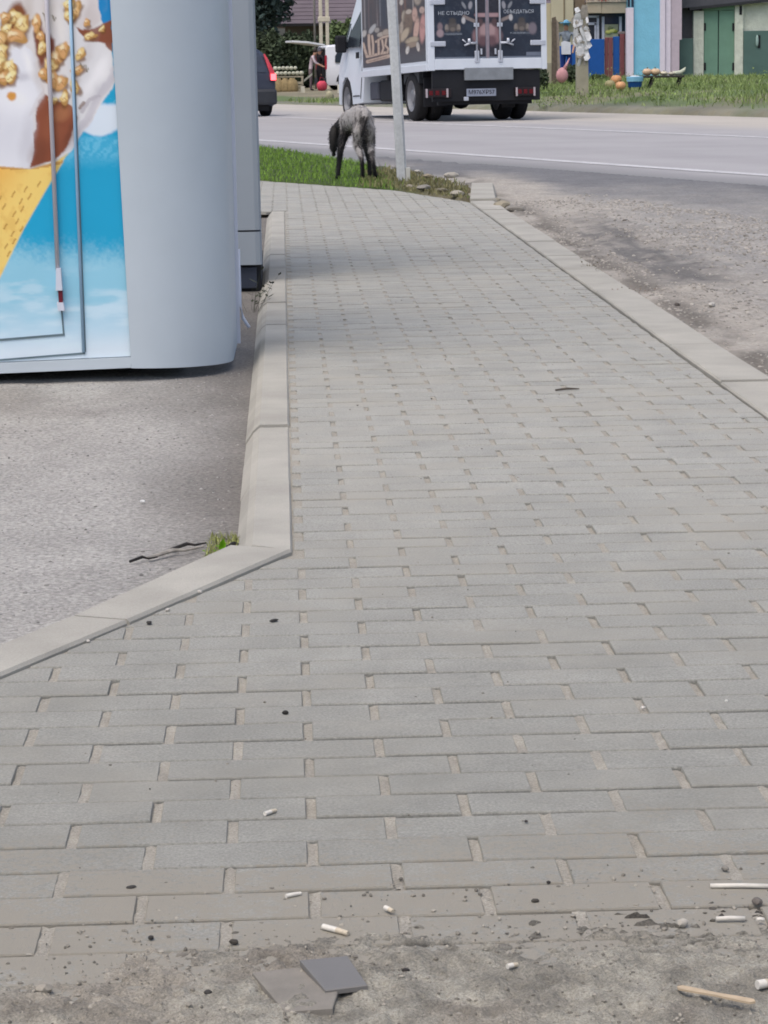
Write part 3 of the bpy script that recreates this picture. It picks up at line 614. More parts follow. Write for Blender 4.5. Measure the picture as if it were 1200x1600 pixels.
# ------------------------------------------------------------------ street post
def leaning_box(name, u0, v0, u1, v1, gy, wpx, dpx, m, parent, z0=None):
    pass
pb = gnd(629, 282, .01); pt = at(612.5, 0, pb.y); ex_ = (pt - pb) * 1.75
POST = thing('street_post', 'leaning pale grey square metal post in the grass beside the dog', 'post', pb)
M_post = sm('galvanised', (198, 202, 204), .8, rough=.5, var=.10, scale=5, metal=.0, speck=.08, sscale=40)
w1, w0 = .043, .04
bm_ = MB(); 
for (s0, s1, ww) in ((Vector((0, 0, -.1)), ex_, w1),):
    q = [(-ww, -ww), (ww, -ww), (ww, ww), (-ww, ww)]; k = .018
    ring = [(-ww + k, -ww), (ww - k, -ww), (ww, -ww + k), (ww, ww - k), (ww - k, ww), (-ww + k, ww), (-ww, ww - k), (-ww, -ww + k)]
    lo = [Vector((x, y, 0)) + s0 for x, y in ring]; hi = [Vector((x, y, 0)) + s1 for x, y in ring]
    bm_.poly(lo + hi, [tuple(range(8))[::-1], tuple(range(8, 16))] + [(i, (i+1) % 8, 8 + (i+1) % 8, 8 + i) for i in range(8)])
bm_.build('shaft', M_post, POST)
MB().box((.03, -.062, -.05), (.064, .062, .11), bev=.004).build('foot_bracket', sm('bracket', (214, 214, 206), .7, rough=.6), POST)

# ------------------------------------------------------------------ bodies grown from a skeleton (people, dog)
def skin_mesh(name, joints, bones, mats, matf, sub=2, root=0, tweak=None):
    """joints: [(x,y,z,rx,ry)], bones: pairs; returns one continuous evaluated mesh with materials by place."""
    me = bpy.data.meshes.new(name + '_skeleton'); me.from_pydata([j[:3] for j in joints], bones, [])
    ob = bpy.data.objects.new(name + '_skeleton', me); C.objects.link(ob)
    md = ob.modifiers.new('skin', 'SKIN'); md.use_smooth_shade = True; md.branch_smoothing = .6
    for i, j in enumerate(joints):
        sv = me.skin_vertices[0].data[i]; sv.radius = (j[3], j[4] if len(j) > 4 else j[3]); sv.use_root = (i == root)
    ms = ob.modifiers.new('sub', 'SUBSURF'); ms.levels = sub; ms.render_levels = sub
    dg = bpy.context.evaluated_depsgraph_get(); ev = ob.evaluated_get(dg); out = bpy.data.meshes.new_from_object(ev)
    bpy.data.objects.remove(ob); bpy.data.meshes.remove(me); out.name = name
    if tweak:
        for v in out.vertices: v.co = tweak(v.co)
    out.materials.clear()
    for m in mats: out.materials.append(m)
    out.polygons.foreach_set('material_index', [matf(p.center) for p in out.polygons])
    out.polygons.foreach_set('use_smooth', [True] * len(out.polygons)); return out
M_skin = sm('skin', (196, 150, 126), .7, rough=.55, var=.05)
M_hair = sm('dark_hair', (52, 42, 36), .6, rough=.7, var=.2, scale=60)
def person(label, loc, rz, h, shirt, legs, hair, stoop=0.0, skirt=False, arm=(.25, .1), group=None):
    t = thing('person', label, 'person', loc, (0, 0, rz), group); k = h / 1.7; s = stoop
    J = [(0, 0, .92, .135, .10), (0, .02 + s*.15, 1.15, .125, .10), (0, .02 + s*.45, 1.38 - s*.1, .15, .10), (0, .03 + s*.6, 1.47 - s*.16, .055, .055), (0, .05 + s*.72, 1.55 - s*.2, .075, .088), (0, .06 + s*.78, 1.65 - s*.22, .07, .085)]
    B = [(0, 1), (1, 2), (2, 3), (3, 4), (4, 5)]
    for sd in (-1, 1):
        i = len(J); J += [(sd*.19, .02 + s*.45, 1.39 - s*.1, .055), (sd*.24, .04 + s*.5 + arm[0]*.3, 1.13 - s*.12 + arm[1]*.3, .043), (sd*.2, .1 + s*.6 + arm[0], .93 - s*.1 + arm[1], .032), (sd*.19, .13 + s*.62 + arm[0]*1.25, .86 - s*.1 + arm[1]*1.2, .034, .02)]
        B += [(2, i), (i, i+1), (i+1, i+2), (i+2, i+3)]
        i = len(J); J += [(sd*.09, 0, .82, .09), (sd*.1, .03, .47, .06), (sd*.1, 0, .1, .042), (sd*.11, .13, .035, .04, .03)]
        B += [(0, i), (i, i+1), (i+1, i+2), (i+2, i+3)]
    J = [tuple(a * k for a in j) for j in J]
    neck = J[3]
    def mf(c):
        z = c.z / k
        if z > neck[2]/k - .0 and abs(c.x) < .13 * k: return 2
        if abs(c.x) > .16 * k and z < 1.12 - s*.1 and z > .6: return 2
        if z < .09: return 3
        return 0 if z > .9 else 1
    link('body', skin_mesh('person_body', J, B, [shirt, legs, M_skin, sm('shoe', (40, 38, 40), .6)], mf), t)
    hc = Vector(J[5][:3]); hm = MB(); hm.blob(hc + Vector((0, -.015 * k, .015 * k)), .105 * k, 2, .04, 0, 5, (.86, 1.0, 1.02)); hm.v = [v if not (v[1] > hc.y + .035*k and v[2] < hc.z + .045*k) else (v[0]*.9, hc.y + .03*k, v[2]) for v in hm.v]
    hm.build('hair', hair, t, smooth=True)
    for sd in (-1, 1): MB().blob(hc + Vector((sd*.03*k, .087*k, -.03*k)), .012*k, 1).build('eye', mat('eye_dark', (.02, .015, .012), rough=.3), t)
    MB().prism([hc + Vector((-.014*k, .08*k, -.075*k)), hc + Vector((.014*k, .08*k, -.075*k)), hc + Vector((0, .085*k, -.03*k))], (0, .028*k, -.004)).build('nose', M_skin, t)
    if skirt:
        mb = MB(); prof = [(.16, .95), (.19, .75), (.23, .5), (.25, .42)]; n = 18
        mb.poly([(r*k*math.cos(2*math.pi*i/n), r*k*.8*math.sin(2*math.pi*i/n), z*k) for r, z in prof for i in range(n)], [(a*n+i, a*n+(i+1) % n, (a+1)*n+(i+1) % n, (a+1)*n+i) for a in range(3) for i in range(n)]); mb.build('skirt', skirt, t, smooth=True)
    return t

# ------------------------------------------------------------------ DOG
dz = .02
def M_fur():
    m = mat('dog_fur', lin(150, 146, 142), rough=.9, var=.0, bump=.006, bscale=55)
    n, l = m.node_tree.nodes, m.node_tree.links; p = n['Principled BSDF']; tc = n.new('ShaderNodeTexCoord')
    t = n.new('ShaderNodeTexNoise'); t.inputs['Scale'].default_value = 13; t.inputs['Detail'].default_value = 7; t.inputs['Roughness'].default_value = .72; t.inputs['Distortion'].default_value = 1.2
    mp = n.new('ShaderNodeMapping'); mp.inputs['Scale'].default_value = (1.2, 1.2, .55); l.new(tc.outputs['Object'], mp.inputs[0]); l.new(mp.outputs[0], t.inputs['Vector'])
    at_ = n.new('ShaderNodeVertexColor'); at_.layer_name = 'Dark'
    ad = n.new('ShaderNodeMath'); ad.operation = 'ADD'; l.new(t.outputs['Fac'], ad.inputs[0]); l.new(at_.outputs['Color'], ad.inputs[1])
    cr = n.new('ShaderNodeValToRGB'); e = cr.color_ramp.elements; e[0].position = .38; e[0].color = (*[c * .72 for c in lin(186, 182, 180)], 1); e[1].position = .66; e[1].color = (.010, .010, .012, 1)
    k = e.new(.50); k.color = (*[c * .6 for c in lin(110, 105, 104)], 1); l.new(ad.outputs[0], cr.inputs[0]); l.new(cr.outputs[0], p.inputs['Base Color']); return m
def dpt(u, v, gy): return at(u, v, gy)
DG = 22.75
dogroot = Vector((dpt(566, 284, DG).x, DG, .0))
def dj(u, v, dy, r, r2=None): p = dpt(u, v, DG + dy) - dogroot; return (p.x, p.y, p.z, r, r2 or r)
J = [dj(567, 182, -.05, .118, .128),    # 0 pelvis
     dj(562, 180, .12, .122, .130),     # 1 loin
     dj(554, 186, .32, .126, .138),     # 2 ribs
     dj(546, 194, .48, .105, .125),     # 3 shoulders
     dj(537, 192, .58, .066), dj(530, 198, .64, .054), dj(523, 208, .68, .058), dj(521, 224, .69, .042), dj(521.5, 238, .70, .027),   # 4-8 neck, skull, muzzle
     dj(571, 174, -.12, .055)]           # 9 tail root
B = [(0, 1), (1, 2), (2, 3), (3, 4), (4, 5), (5, 6), (6, 7), (7, 8), (0, 9)]
def leg(par, pts):
    i = len(J)
    for k, p in enumerate(pts): J.append(dj(*p)); B.append((par if k == 0 else i + k - 1, i + k))
leg(0, [(561, 203, -.06, .066), (558, 226, -.02, .040), (565.5, 249, -.14, .020), (566.5, 272, -.11, .016), (566, 281.5, -.06, .022)])
leg(0, [(577, 203, -.05, .066), (579, 226, .0, .040), (582, 249, -.12, .020), (586, 271, -.09, .016), (588.5, 279.5, -.04, .022)])
leg(3, [(537, 207, .46, .055), (533, 228, .42, .034), (530, 252, .44, .022), (528, 274, .42, .018), (526.5, 283.5, .46, .024)])
leg(3, [(560, 206, .46, .052), (572, 230, .42, .030), (577, 252, .43, .021), (578, 272, .42, .018), (577, 281, .46, .024)])
i = len(J); J += [dj(570, 184, -.185, .028), dj(567.5, 200, -.2, .018), dj(566.5, 214, -.195, .011)]; B += [(9, i), (i, i + 1), (i + 1, i + 2)]
DOG = thing('dog', 'wire-haired grey and black dog sniffing with its head down on the grass edge', 'dog', dogroot)
dm = skin_mesh('dog_body', J, B, [M_fur()], lambda c: 0, 2)
head = Vector(J[6][:3])
def dark(c):
    z = c.z; d = 0.0
    d -= .085
    d += .25 * float(1 - sstep(.10, .27, z)); dh = (c - head).length
    d += .36 * float(1 - sstep(.12, .24, dh)) + .45 * float(sstep(-.17, -.26, c.x)) * float(z < .55)
    d += .16 * math.exp(-((c.x - J[0][0] - .005) / .03) ** 2) * float(c.y < .1) * float(z < .56)
    d += .22 * float(c.y > .2) * float(1 - sstep(.36, .5, z)) - .10 * float(sstep(.50, .62, z)) * float(c.y < .3)
    return d
ca = dm.color_attributes.new('Dark', 'FLOAT_COLOR', 'POINT'); vals = np.array([dark(v.co) for v in dm.vertices], np.float32)
ca.data.foreach_set('color', np.stack([vals, vals, vals, np.ones_like(vals)], 1).ravel())
link('body', dm, DOG)
M_ear = mat('dog_ear', (.016, .015, .015), rough=.85, var=.3, scale=30, bump=.004, bscale=60)
def ear(pts, th):
    mb = MB(); n = len(pts); P = [Vector(dj(*p, 0)[:3]) for p in pts]; c = sum(P, Vector()) / n
    mb.poly([p + Vector((0, -th * .3, 0)) for p in P] + [p + Vector((0, th, 0)) for p in P] + [c + Vector((0, -th * 1.6, 0)), c + Vector((0, th * 1.6, 0))],
            [(i, (i+1) % n, 2*n) for i in range(n)] + [(n + (i+1) % n, n + i, 2*n+1) for i in range(n)] + [(i, n+i, n+(i+1) % n, (i+1) % n) for i in range(n)])
    return mb.build('ear', M_ear, DOG, smooth=True)
ear([(524, 196, .60), (527, 204, .60), (526, 220, .60), (524.5, 236, .60), (522, 243, .60), (518, 236, .60), (514.5, 222, .60), (514, 208, .60), (518, 198, .60)], .018)
ear([(525, 198, .76), (528, 206, .76), (527, 222, .76), (524, 234, .76), (520, 226, .76), (519, 208, .76)], .014)
MB().blob(Vector(dj(521.5, 241, .70, 0)[:3]), .02, 2).build('nose', M_ear, DOG, smooth=True)
for dx in (-3.4, 3.4): MB().blob(Vector(dj(521.5 + dx, 222, .66, 0)[:3]), .009, 1).build('eye', mat('eye_dark', (.02, .015, .012), rough=.3), DOG)
def fur_tufts(src, n, ln, w, m, jit):                 # coarse hair: thin blades standing off the coat
    vs = [(v.co.copy(), v.normal.copy()) for v in src.vertices]; V, Fs, D = [], [], []; vs = vs
    for k in range(n):
        i = random.randrange(len(vs)); p, nn = vs[i]
        j = random.choice((-1, 1)) ; d = (nn + Vector((random.uniform(-jit, jit), random.uniform(-jit, jit), random.uniform(-jit, jit) - .7))).normalized()
        p = p + Vector((random.uniform(-.008, .008), random.uniform(-.008, .008), random.uniform(-.008, .008))); s_ = d.cross(Vector((random.uniform(-1, 1), random.uniform(-1, 1), .3))).normalized() * w
        L = ln * random.uniform(.5, 1.3) * (.35 + .65 * float(sstep(.2, .38, p.z))); o = len(V); V += [p - s_, p + s_, p + d * L]; Fs.append((o, o+1, o+2)); D += [vals[i] + random.uniform(-.1, .1)] * 3
    me = raw_mesh('fur', V, Fs, m); ca = me.color_attributes.new('Dark', 'FLOAT_COLOR', 'POINT'); D = np.array(D, np.float32)
    ca.data.foreach_set('color', np.stack([D, D, D, np.ones_like(D)], 1).ravel()); return me
o = link('fur', fur_tufts(dm, 9000, .021, .0021, MATS['dog_fur'], .9), DOG); o['kind'] = 'stuff'

# ------------------------------------------------------------------ lettering
def lettering(name, text, size, m, parent, M, width=None, depth=.002):
    cu = bpy.data.curves.new(name, 'FONT'); cu.body = text; cu.size = size; cu.align_x = 'CENTER'; cu.align_y = 'CENTER'; cu.extrude = depth / 2
    ob = bpy.data.objects.new(name + '_curve', cu); C.objects.link(ob); dg = bpy.context.evaluated_depsgraph_get()
    me = bpy.data.meshes.new_from_object(ob.evaluated_get(dg)); bpy.data.objects.remove(ob); bpy.data.curves.remove(cu)
    xs_ = [v.co.x for v in me.vertices]; w = max(xs_) - min(xs_); k = (width / w) if width else 1
    for v in me.vertices: v.co = M @ Vector((v.co.x * k, v.co.y, v.co.z))
    me.materials.clear(); me.materials.append(m); me.name = name; return link(name, me, parent)
UPR = Matrix.Rotation(math.pi / 2, 4, 'X')            # letters standing up, read from -Y

# ------------------------------------------------------------------ TRUCK
TA = math.radians(13); TR = thing('box_truck', 'white box truck with dark food prints on its doors and side stopped on the road', 'truck', (3.67, 46.75, -.034), (0, 0, TA))
M_tw = sm('truck_white', (222, 230, 240), .82, rough=.35, var=.03, scale=3)
M_tg = sm('truck_grey_frame', (138, 148, 164), .7, rough=.4, metal=.2, var=.05)
M_tire = mat('tyre_rubber', (.012, .012, .014), rough=.85, var=.2, scale=20)
M_ch = mat('chassis_black', (.006, .007, .011), rough=.7, var=.25, scale=5)
M_glass = mat('dark_glass', (.018, .024, .032), rough=.22, var=.1, spec=.3)
M_steel = sm('bright_steel', (206, 212, 224), .8, rough=.35, metal=.3, var=.04)
NP = -.026
def tp(o): o.rotation_euler.x = NP; return o
zr = lambda v: 1.034 + (97 - v) / 87.0
xr_ = lambda u: (u - 767.5) * .01189
mb = MB(); mb.box((-1.1, .03, .93), (1.1, 4.6, 3.5), bev=.02)
tp(mb.build('cargo_box', M_tw, TR))
fr = MB(); 
for lo, hi in (((-1.105, -.03, .90), (-.985, .06, 3.5)), ((1.0, -.03, .90), (1.105, .06, 3.5)), ((-.985, -.03, 3.4), (1.0, .06, 3.5)), ((-.984, -.035, .915), (1.0, .06, zr(91)))): fr.box(lo, hi, bev=.008)
tp(fr.build('rear_frame', M_tw, TR))
rail = MB().box((-1.125, .06, .90), (-1.075, 4.58, 1.02), bev=.006); tp(rail.build('bottom_rail', M_tw, TR))
def rear_paint(U, V):
    p = Paint(U, V, (42, 50, 66)); n = fbm(U * .07, V * .07, 201); n2 = fbm(U * .3, V * .3, 203); p.mixm(sstep(.45, .75, n) * .5, (58, 70, 86)); p.mixm((np.abs(U - 768) < 19) * .55, (52, 44, 50))
    for sgn in (-1, 1):
        c = lambda u: 767.5 + sgn * u
        p.ell(c(14), 55, 9, 13, (150, 120, 124), sgn * -15, .3); p.ell(c(5), 48, 7, 10, (176, 148, 150), 0, .3); p.ell(c(7), 64, 7, 8, (110, 84, 90), 0, .5)
        p.line([(c(2), 25), (c(17), 25)], 6, (176, 146, 150)); p.line([(c(20), 34), (c(30), 30), (c(36), 27)], 5, (150, 138, 134), .9); p.ell(c(37), 29 if sgn > 0 else 33, 3, 5, (196, 196, 198), 0, .3)
        p.ell(c(26), 10, 3, 6, (160, 160, 168), sgn * -10, .3); p.ell(c(36), 10, 2.2, 6, (140, 144, 152), sgn * 30, .3); p.ell(c(11), 36, 4, 6, (92, 72, 76), 0, .4)
        for du in (45, 63): p.ell(c(du), 44, 3.2, 5.6, (146, 138, 132), 0, .3); p.ell(c(du), 48, 3, 1.6, (100, 94, 90), 0, .3)
        p.ell(c(54), 42, 7, 8, (92, 86, 84), 0, .4); p.ell(c(54), 33, 5, 4, (80, 76, 74), 0, .5); p.ell(c(54), 46, 4, 3, (120, 112, 106), 0, .4)
        p.line([(c(42), 53), (c(66), 53)], 3.4, (128, 136, 148), .45)
    p.ell(694, 42, 4, 6, (138, 122, 128), 0, .4); p.ell(694, 52, 5.5, 6, (164, 146, 152), 0, .3); p.ell(838.5, 46, 6.5, 9, (126, 118, 128), 0, .3)
    p.mixm(sstep(.6, .8, n2) * .12, (120, 124, 136)); return p.c * .8
M_print = mat('truck_print', (1, 1, 1), rough=.4, var=.0, attr='Col')
def painted_sheet(name, parent, us_, vs_, pos, paint, m):
    U, V = np.meshgrid(us_, vs_); ny, nx = U.shape; I = np.arange(nx*ny).reshape(ny, nx); Pp = np.array([[pos(u, v) for u in us_] for v in vs_]).reshape(-1, 3)
    me = raw_mesh(name, Pp, np.stack([I[:-1, :-1], I[1:, :-1], I[1:, 1:], I[:-1, 1:]], -1).reshape(-1, 4), m)
    ca = me.color_attributes.new('Col', 'FLOAT_COLOR', 'POINT'); c = paint(U, V).reshape(-1, 3); ca.data.foreach_set('color', np.concatenate([c, np.ones((len(c), 1))], 1).astype(np.float32).ravel())
    return link(name, me, parent)
vs_t = np.concatenate([np.arange(-100, -4, 4.), np.arange(-4, 88.5, 1.)])
for u0, u1 in ((684.5, 764.5), (770.5, 853)):
    dr = MB().box((xr_(677 if u0 < 700 else 768.2), -.012, zr(91.5)), (xr_(766.8 if u0 < 700 else 859), .03, 3.39), bev=.005).build('rear_door', M_tg, TR); tp(dr)
    painted_sheet('door_print', dr, np.arange(u0, u1 + .1, 1.), vs_t, lambda u, v: (xr_(u), -.0145, zr(v)), rear_paint, M_print)
    ru = 750.0 if u0 < 700 else 786.5; sg = -1 if u0 < 700 else 1; x = xr_(ru)
    rd = MB().tube([(x, -.04, zr(94)), (x, -.04, 3.36)], .019, 8).build('lock_rod', M_steel, dr, smooth=True)
    MB().box((x - .042, -.055, zr(97)), (x + .042, -.016, zr(79)), bev=.01).build('keeper', M_steel, dr); MB().box((x - sg * .085 - .016, -.04, zr(85)), (x - sg * .085 + .016, -.016, zr(76)), bev=.004).build('stop_lug', M_steel, dr); MB().box((x - .05, -.05, zr(43)), (x + .05, -.016, zr(37)), bev=.006).build('rod_guide', M_steel, dr)
    hd = MB().tube([(x, -.05, zr(67.5)), (x + sg * .12, -.06, zr(67.5)), (x + sg * .24, -.07, zr(71))], [.024, .018, .016], 8).tube([(x + sg*.145, -.055, zr(68)), (x + sg*.145, -.06, zr(60.5))], [.034, .024], 8).tube([(x + sg*.2, -.06, zr(67)), (x + sg*.27, -.06, zr(62))], .013, 6).build('door_handle', M_steel, dr, smooth=True)
    for vv in (5, 68, -58):
        a, b = (xr_(678), xr_(702)) if sg < 0 else (xr_(834), xr_(858)); MB().box((a, -.045, zr(vv + 4)), (b, -.016, zr(vv - 4)), bev=.02).build('hinge', M_steel, dr)
MB().box((xr_(765.3), -.02, zr(90)), (xr_(769.7), -.013, 3.38)).build('door_seal', sm('door_seal', (160, 148, 158), .7), TR).rotation_euler.x = NP
M_txt = sm('print_letters', (196, 204, 214), .75, rough=.5, var=0)
M_txt2 = sm('print_letters_dim', (150, 160, 172), .7, rough=.5, var=0)
for tx, cu, cv, sz, w, m in (('НЕ СТЫДНО', 715.5, 22, .085, .57, M_txt), ('ОБЪЕДАТЬСЯ', 817, 20.5, .085, .56, M_txt), ('шашлык', 716, 53.5, .05, .29, M_txt2), ('казан', 815, 52.5, .05, .28, M_txt2)):
    tp(lettering('print_lettering', tx, sz, m, TR, Matrix.Translation((xr_(cu), -.018, zr(cv))) @ UPR, w))
tp(MB().box((xr_(828), -.0175, zr(87.5)), (xr_(852), -.0135, zr(82))).build('sticker', sm('sticker', (120, 130, 148), .7), TR))
# side print on the left flank
def side_paint(U, V):                                  # in a 1000 x 1150 frame like the flank seen in the picture
    p = Paint(U, V, (78, 76, 84)); n = fbm(U * .006, V * .002, 211); n2 = fbm(U * .02, V * .02, 212)
    p.mixm(sstep(.4, .7, n) * .7, (98, 84, 86)); p.mixm(sstep(820, 1000, V), (86, 88, 96))
    for x, w, c in ((40, 26, (150, 146, 150)), (110, 16, (120, 104, 108)), (180, 22, (92, 80, 84)), (250, 10, (150, 140, 142)), (300, 14, (128, 134, 146)), (370, 20, (60, 66, 82)), (520, 12, (52, 60, 76)), (580, 16, (170, 160, 160)), (640, 24, (110, 84, 80)), (700, 30, (120, 92, 84)), (820, 18, (180, 172, 168))):
        p.line([(x, -900), (x + 10, 420)], w, c, .85)
    p.poly([(330, -900), (420, -900), (440, 480), (320, 480)], (58, 66, 84), .7); p.poly([(500, -900), (560, -900), (570, 560), (500, 560)], (54, 62, 80), .7)
    for (x, y, a, b, g, c) in ((30, 500, 40, 60, 20, (196, 192, 188)), (170, 450, 40, 90, 40, (186, 186, 188)), (250, 480, 40, 40, 0, (170, 164, 160)), (310, 560, 60, 40, 0, (190, 180, 170)), (400, 540, 60, 50, 0, (182, 168, 156)), (650, 110, 30, 50, 0, (206, 198, 190)), (900, 90, 60, 110, 0, (176, 164, 152)), (640, 520, 34, 130, 12, (196, 180, 164)), (690, 340, 40, 90, 0, (186, 174, 158)), (750, 440, 70, 190, 0, (128, 110, 98)), (760, 280, 46, 36, 0, (196, 184, 172)), (850, 340, 40, 110, 0, (204, 170, 158)), (870, 560, 40, 170, 8, (214, 178, 164)), (965, 560, 46, 210, 4, (206, 156, 152)), (960, 290, 40, 50, 0, (204, 178, 168)), (690, 620, 50, 110, 30, (196, 180, 158)), (800, 720, 100, 50, -6, (188, 172, 150)), (800, 790, 90, 40, -6, (160, 142, 126)), (730, 860, 28, 60, 10, (224, 220, 214)), (890, 830, 24, 70, -6, (222, 214, 206)), (600, 500, 26, 60, 0, (150, 144, 140)), (600, 700, 24, 120, 8, (150, 134, 118))):
        p.ell(x, y, a * 1.15, b * 1.12, (62, 54, 54), g, .3, .5); p.ell(x, y, a, b, c, g, .3)
    for pts, w in (([(10, 660), (70, 880), (420, 850)], 42), ([(110, 540), (110, 700), (125, 850)], 44), ([(165, 560), (180, 700), (175, 850)], 36), ([(230, 660), (330, 610), (430, 600)], 36), ([(270, 640), (270, 860)], 36), ([(330, 650), (350, 780), (320, 860)], 32), ([(400, 640), (380, 740), (430, 800), (410, 860)], 30), ([(80, 960), (200, 945), (430, 915)], 56)):
        p.line(pts, w + 16, (92, 68, 62), .7); p.line(pts, w, (206, 184, 168))
    p.line([(110, 962), (400, 922)], 20, (150, 128, 118), .8); p.mixm(sstep(.55, .75, n2) * .25, (60, 54, 58)); return p.c * .8
side = lambda a, b: (-1.1035, 4.5 - a / 1000 * 4.36, 1.075 + (1060 - b) / 1060 * 1.24)
tp(painted_sheet('side_print', TR, np.arange(0, 1001, 8.), np.concatenate([np.arange(-900, 0, 40.), np.arange(0, 1061, 8.)]), side, side_paint, M_print))
# underside
tp(MB().box((-.55, .25, .62), (-.38, 6.6, .84)).box((.38, .25, .62), (.55, 6.6, .84)).box((-1.0, .7, .80), (1.0, .85, .92)).box((-1.0, 3.0, .80), (1.0, 3.15, .92)).box((-1.02, .02, .36), (.98, .1, .90)).box((-.9, .1, .3), (.85, .2, .45)).build('chassis', M_ch, TR))
tp(MB().box((xr_(730), -.06, zr(124)), (xr_(806), .0, zr(105)), bev=.006).build('step_plate', sm('step_plate', (152, 158, 164), .7, rough=.5, metal=.2), TR))
for side_x in (-1, 1):
    L = MB(); x0, x1 = (xr_(669), xr_(709)) if side_x < 0 else (xr_(809), xr_(842)); L.box((x0, -.05, zr(149)), (x1, .02, zr(136)), bev=.008)
    lo = tp(L.build('light_bar', mat('lamp_housing', (.012, .006, .008), rough=.4), TR))
    for q, uu in enumerate((677, 687, 697) if side_x < 0 else (816, 825, 834)):
        MB().box((xr_(uu) - .036, -.062, zr(146)), (xr_(uu) + .036, -.048, zr(139)), bev=.012).build('lamp', sm('red_lens', (112, 20, 34) if side_x < 0 else (70, 22, 26), .6, rough=.2), lo)
    for uu in ((670.5, 702.5) if side_x < 0 else (811, 839)): MB().box((xr_(uu) - .018, -.066, zr(149.5)), (xr_(uu) + .018, -.05, zr(136)), bev=.006).build('reflector', sm('reflector', (190, 180, 186), .75, rough=.3), lo)
pl = tp(MB().box((xr_(732), -.08, zr(148.5)), (xr_(778), -.064, zr(137)), bev=.003).build('number_plate', sm('plate', (150, 158, 176), .8, rough=.5), TR))
lettering('plate_letters', 'М976ХР57', .105, M_ch, pl, Matrix.Translation((xr_(755), -.083, zr(142.7))) @ UPR, .48)
MB().box((xr_(728), -.07, zr(155)), (xr_(735), -.02, zr(149)), bev=.01).build('tow_shackle', M_steel, TR)
tp(MB().box((-1.03, .55, .28), (-.6, .58, .78), bev=.004).build('mudflap', M_ch, TR)); tp(MB().box((xr_(797), .3, .24), (xr_(818), .33, .62), bev=.004).build('mudflap', M_ch, TR))
def wheel(parent, x0, x1, y, r, rim_m, nm='wheel', out=-1, mats=None):
    w = x1 - x0; M = Matrix.Translation((x0, y, r)); pr = [(r*.62, 0), (r*.86, -.0), (r*.97, w*.1), (r, w*.25), (r, w*.75), (r*.97, w*.9), (r*.86, w), (r*.62, w)]
    t = MB().lathe(pr, M, 32).build(nm, M_tire, parent, smooth=math.radians(50))
    a = 0 if out < 0 else w; s_ = 1 if out < 0 else -1
    MB().lathe([(r*.63, a), (r*.58, a + s_*w*.12), (r*.5, a + s_*w*.3), (r*.3, a + s_*w*.34), (r*.26, a + s_*w*.1), (r*.14, a + s_*w*.04), (.001, a + s_*w*.04)], M, 24).build('rim', rim_m, t, smooth=math.radians(40)); return t
M_rim = sm('wheel_rim', (150, 152, 158), .7, rough=.45, metal=.3, var=.1)
for x0, x1, o_ in ((-1.06, -.83, -1), (-.78, -.55, 1), (.55, .78, -1), (.83, 1.06, 1)): wheel(TR, x0, x1, 1.3, .45, M_rim, out=o_)
MB().tube([(-.8, 1.3, .45), (.8, 1.3, .45)], .07, 10).blob((-.12, 1.3, .40), .2, 2).build('rear_axle', M_ch, TR, smooth=True)
tp(MB().box((-1.0, 2.6, .42), (-.6, 3.7, .82), bev=.04).build('fuel_tank', M_ch, TR)); tp(MB().box((-1.02, 3.75, .46), (-.65, 4.35, .8), bev=.03).build('battery_box', sm('battery_box', (92, 96, 110), .5, rough=.6), TR))
tp(MB().tube([(-1.03, 1.95, .5), (-1.03, 2.5, .52)], .02, 6).prism([(-1.04, .8, .94), (-1.04, 1.85, .94), (-1.04, 1.82, .7), (-1.04, 1.6, .84), (-1.04, 1.0, .84), (-1.04, .83, .7)], (.45, 0, 0)).build('mudguard', mat('mudguard', (.03, .034, .04), rough=.6), TR))
# cab
CP = [(4.72, .42), (4.72, 2.52), (5.45, 2.52), (5.62, 2.44), (6.2, 1.52), (6.5, 1.2), (6.6, .95), (6.62, .42), (6.43, .40), (6.4, .62), (6.28, .84), (6.1, .94), (5.9, .94), (5.7, .84), (5.56, .62), (5.52, .40)]
mb = MB(); n = len(CP); xo = lambda z: 1.06 - .16 * float(sstep(1.3, 2.6, np.float64(z)))
mb.poly([(-xo(z), y, z) for y, z in CP] + [(xo(z), y, z) for y, z in CP], [tuple(range(n)), tuple(range(n, 2*n))[::-1]] + [(i, (i+1) % n, n + (i+1) % n, n + i) for i in range(n)])
cabo = tp(mb.build('cab', M_tw, TR))
def cside(pts, nm, m, th=.006):
    P = [(-xo(z) - th, y, z) for y, z in pts]; return MB().prism(P, (th + .002, 0, 0)).build(nm, m, cabo)
cside([(4.95, 1.5), (4.95, 2.3), (5.42, 2.3), (5.55, 2.22), (6.0, 1.52)], 'side_window', M_glass); cside([(6.06, 1.5), (5.78, 1.98), (5.9, 1.98), (6.22, 1.5)], 'quarter_window', M_glass)
cside([(4.9, .5), (4.92, .5), (4.92, 2.36), (4.9, 2.36)], 'door_gap', M_ch); cside([(4.96, 1.28), (4.96, 1.4), (5.14, 1.4), (5.14, 1.28)], 'door_handle', M_ch, .02)
cside([(5.0, .55), (5.0, .57), (5.5, .57), (5.5, .55)], 'sill_gap', M_ch, .004)
mr = MB().box((-1.27, 5.95, 1.42), (-1.04, 6.05, 1.76), bev=.04).box((-1.1, 5.98, 1.5), (-.98, 6.02, 1.56)).build('wing_mirror', M_ch, cabo)
wheel(TR, -1.05, -.8, 6.03, .43, M_rim).location.z = -.1; wheel(TR, .8, 1.05, 6.03, .43, M_rim, out=1).location.z = -.1

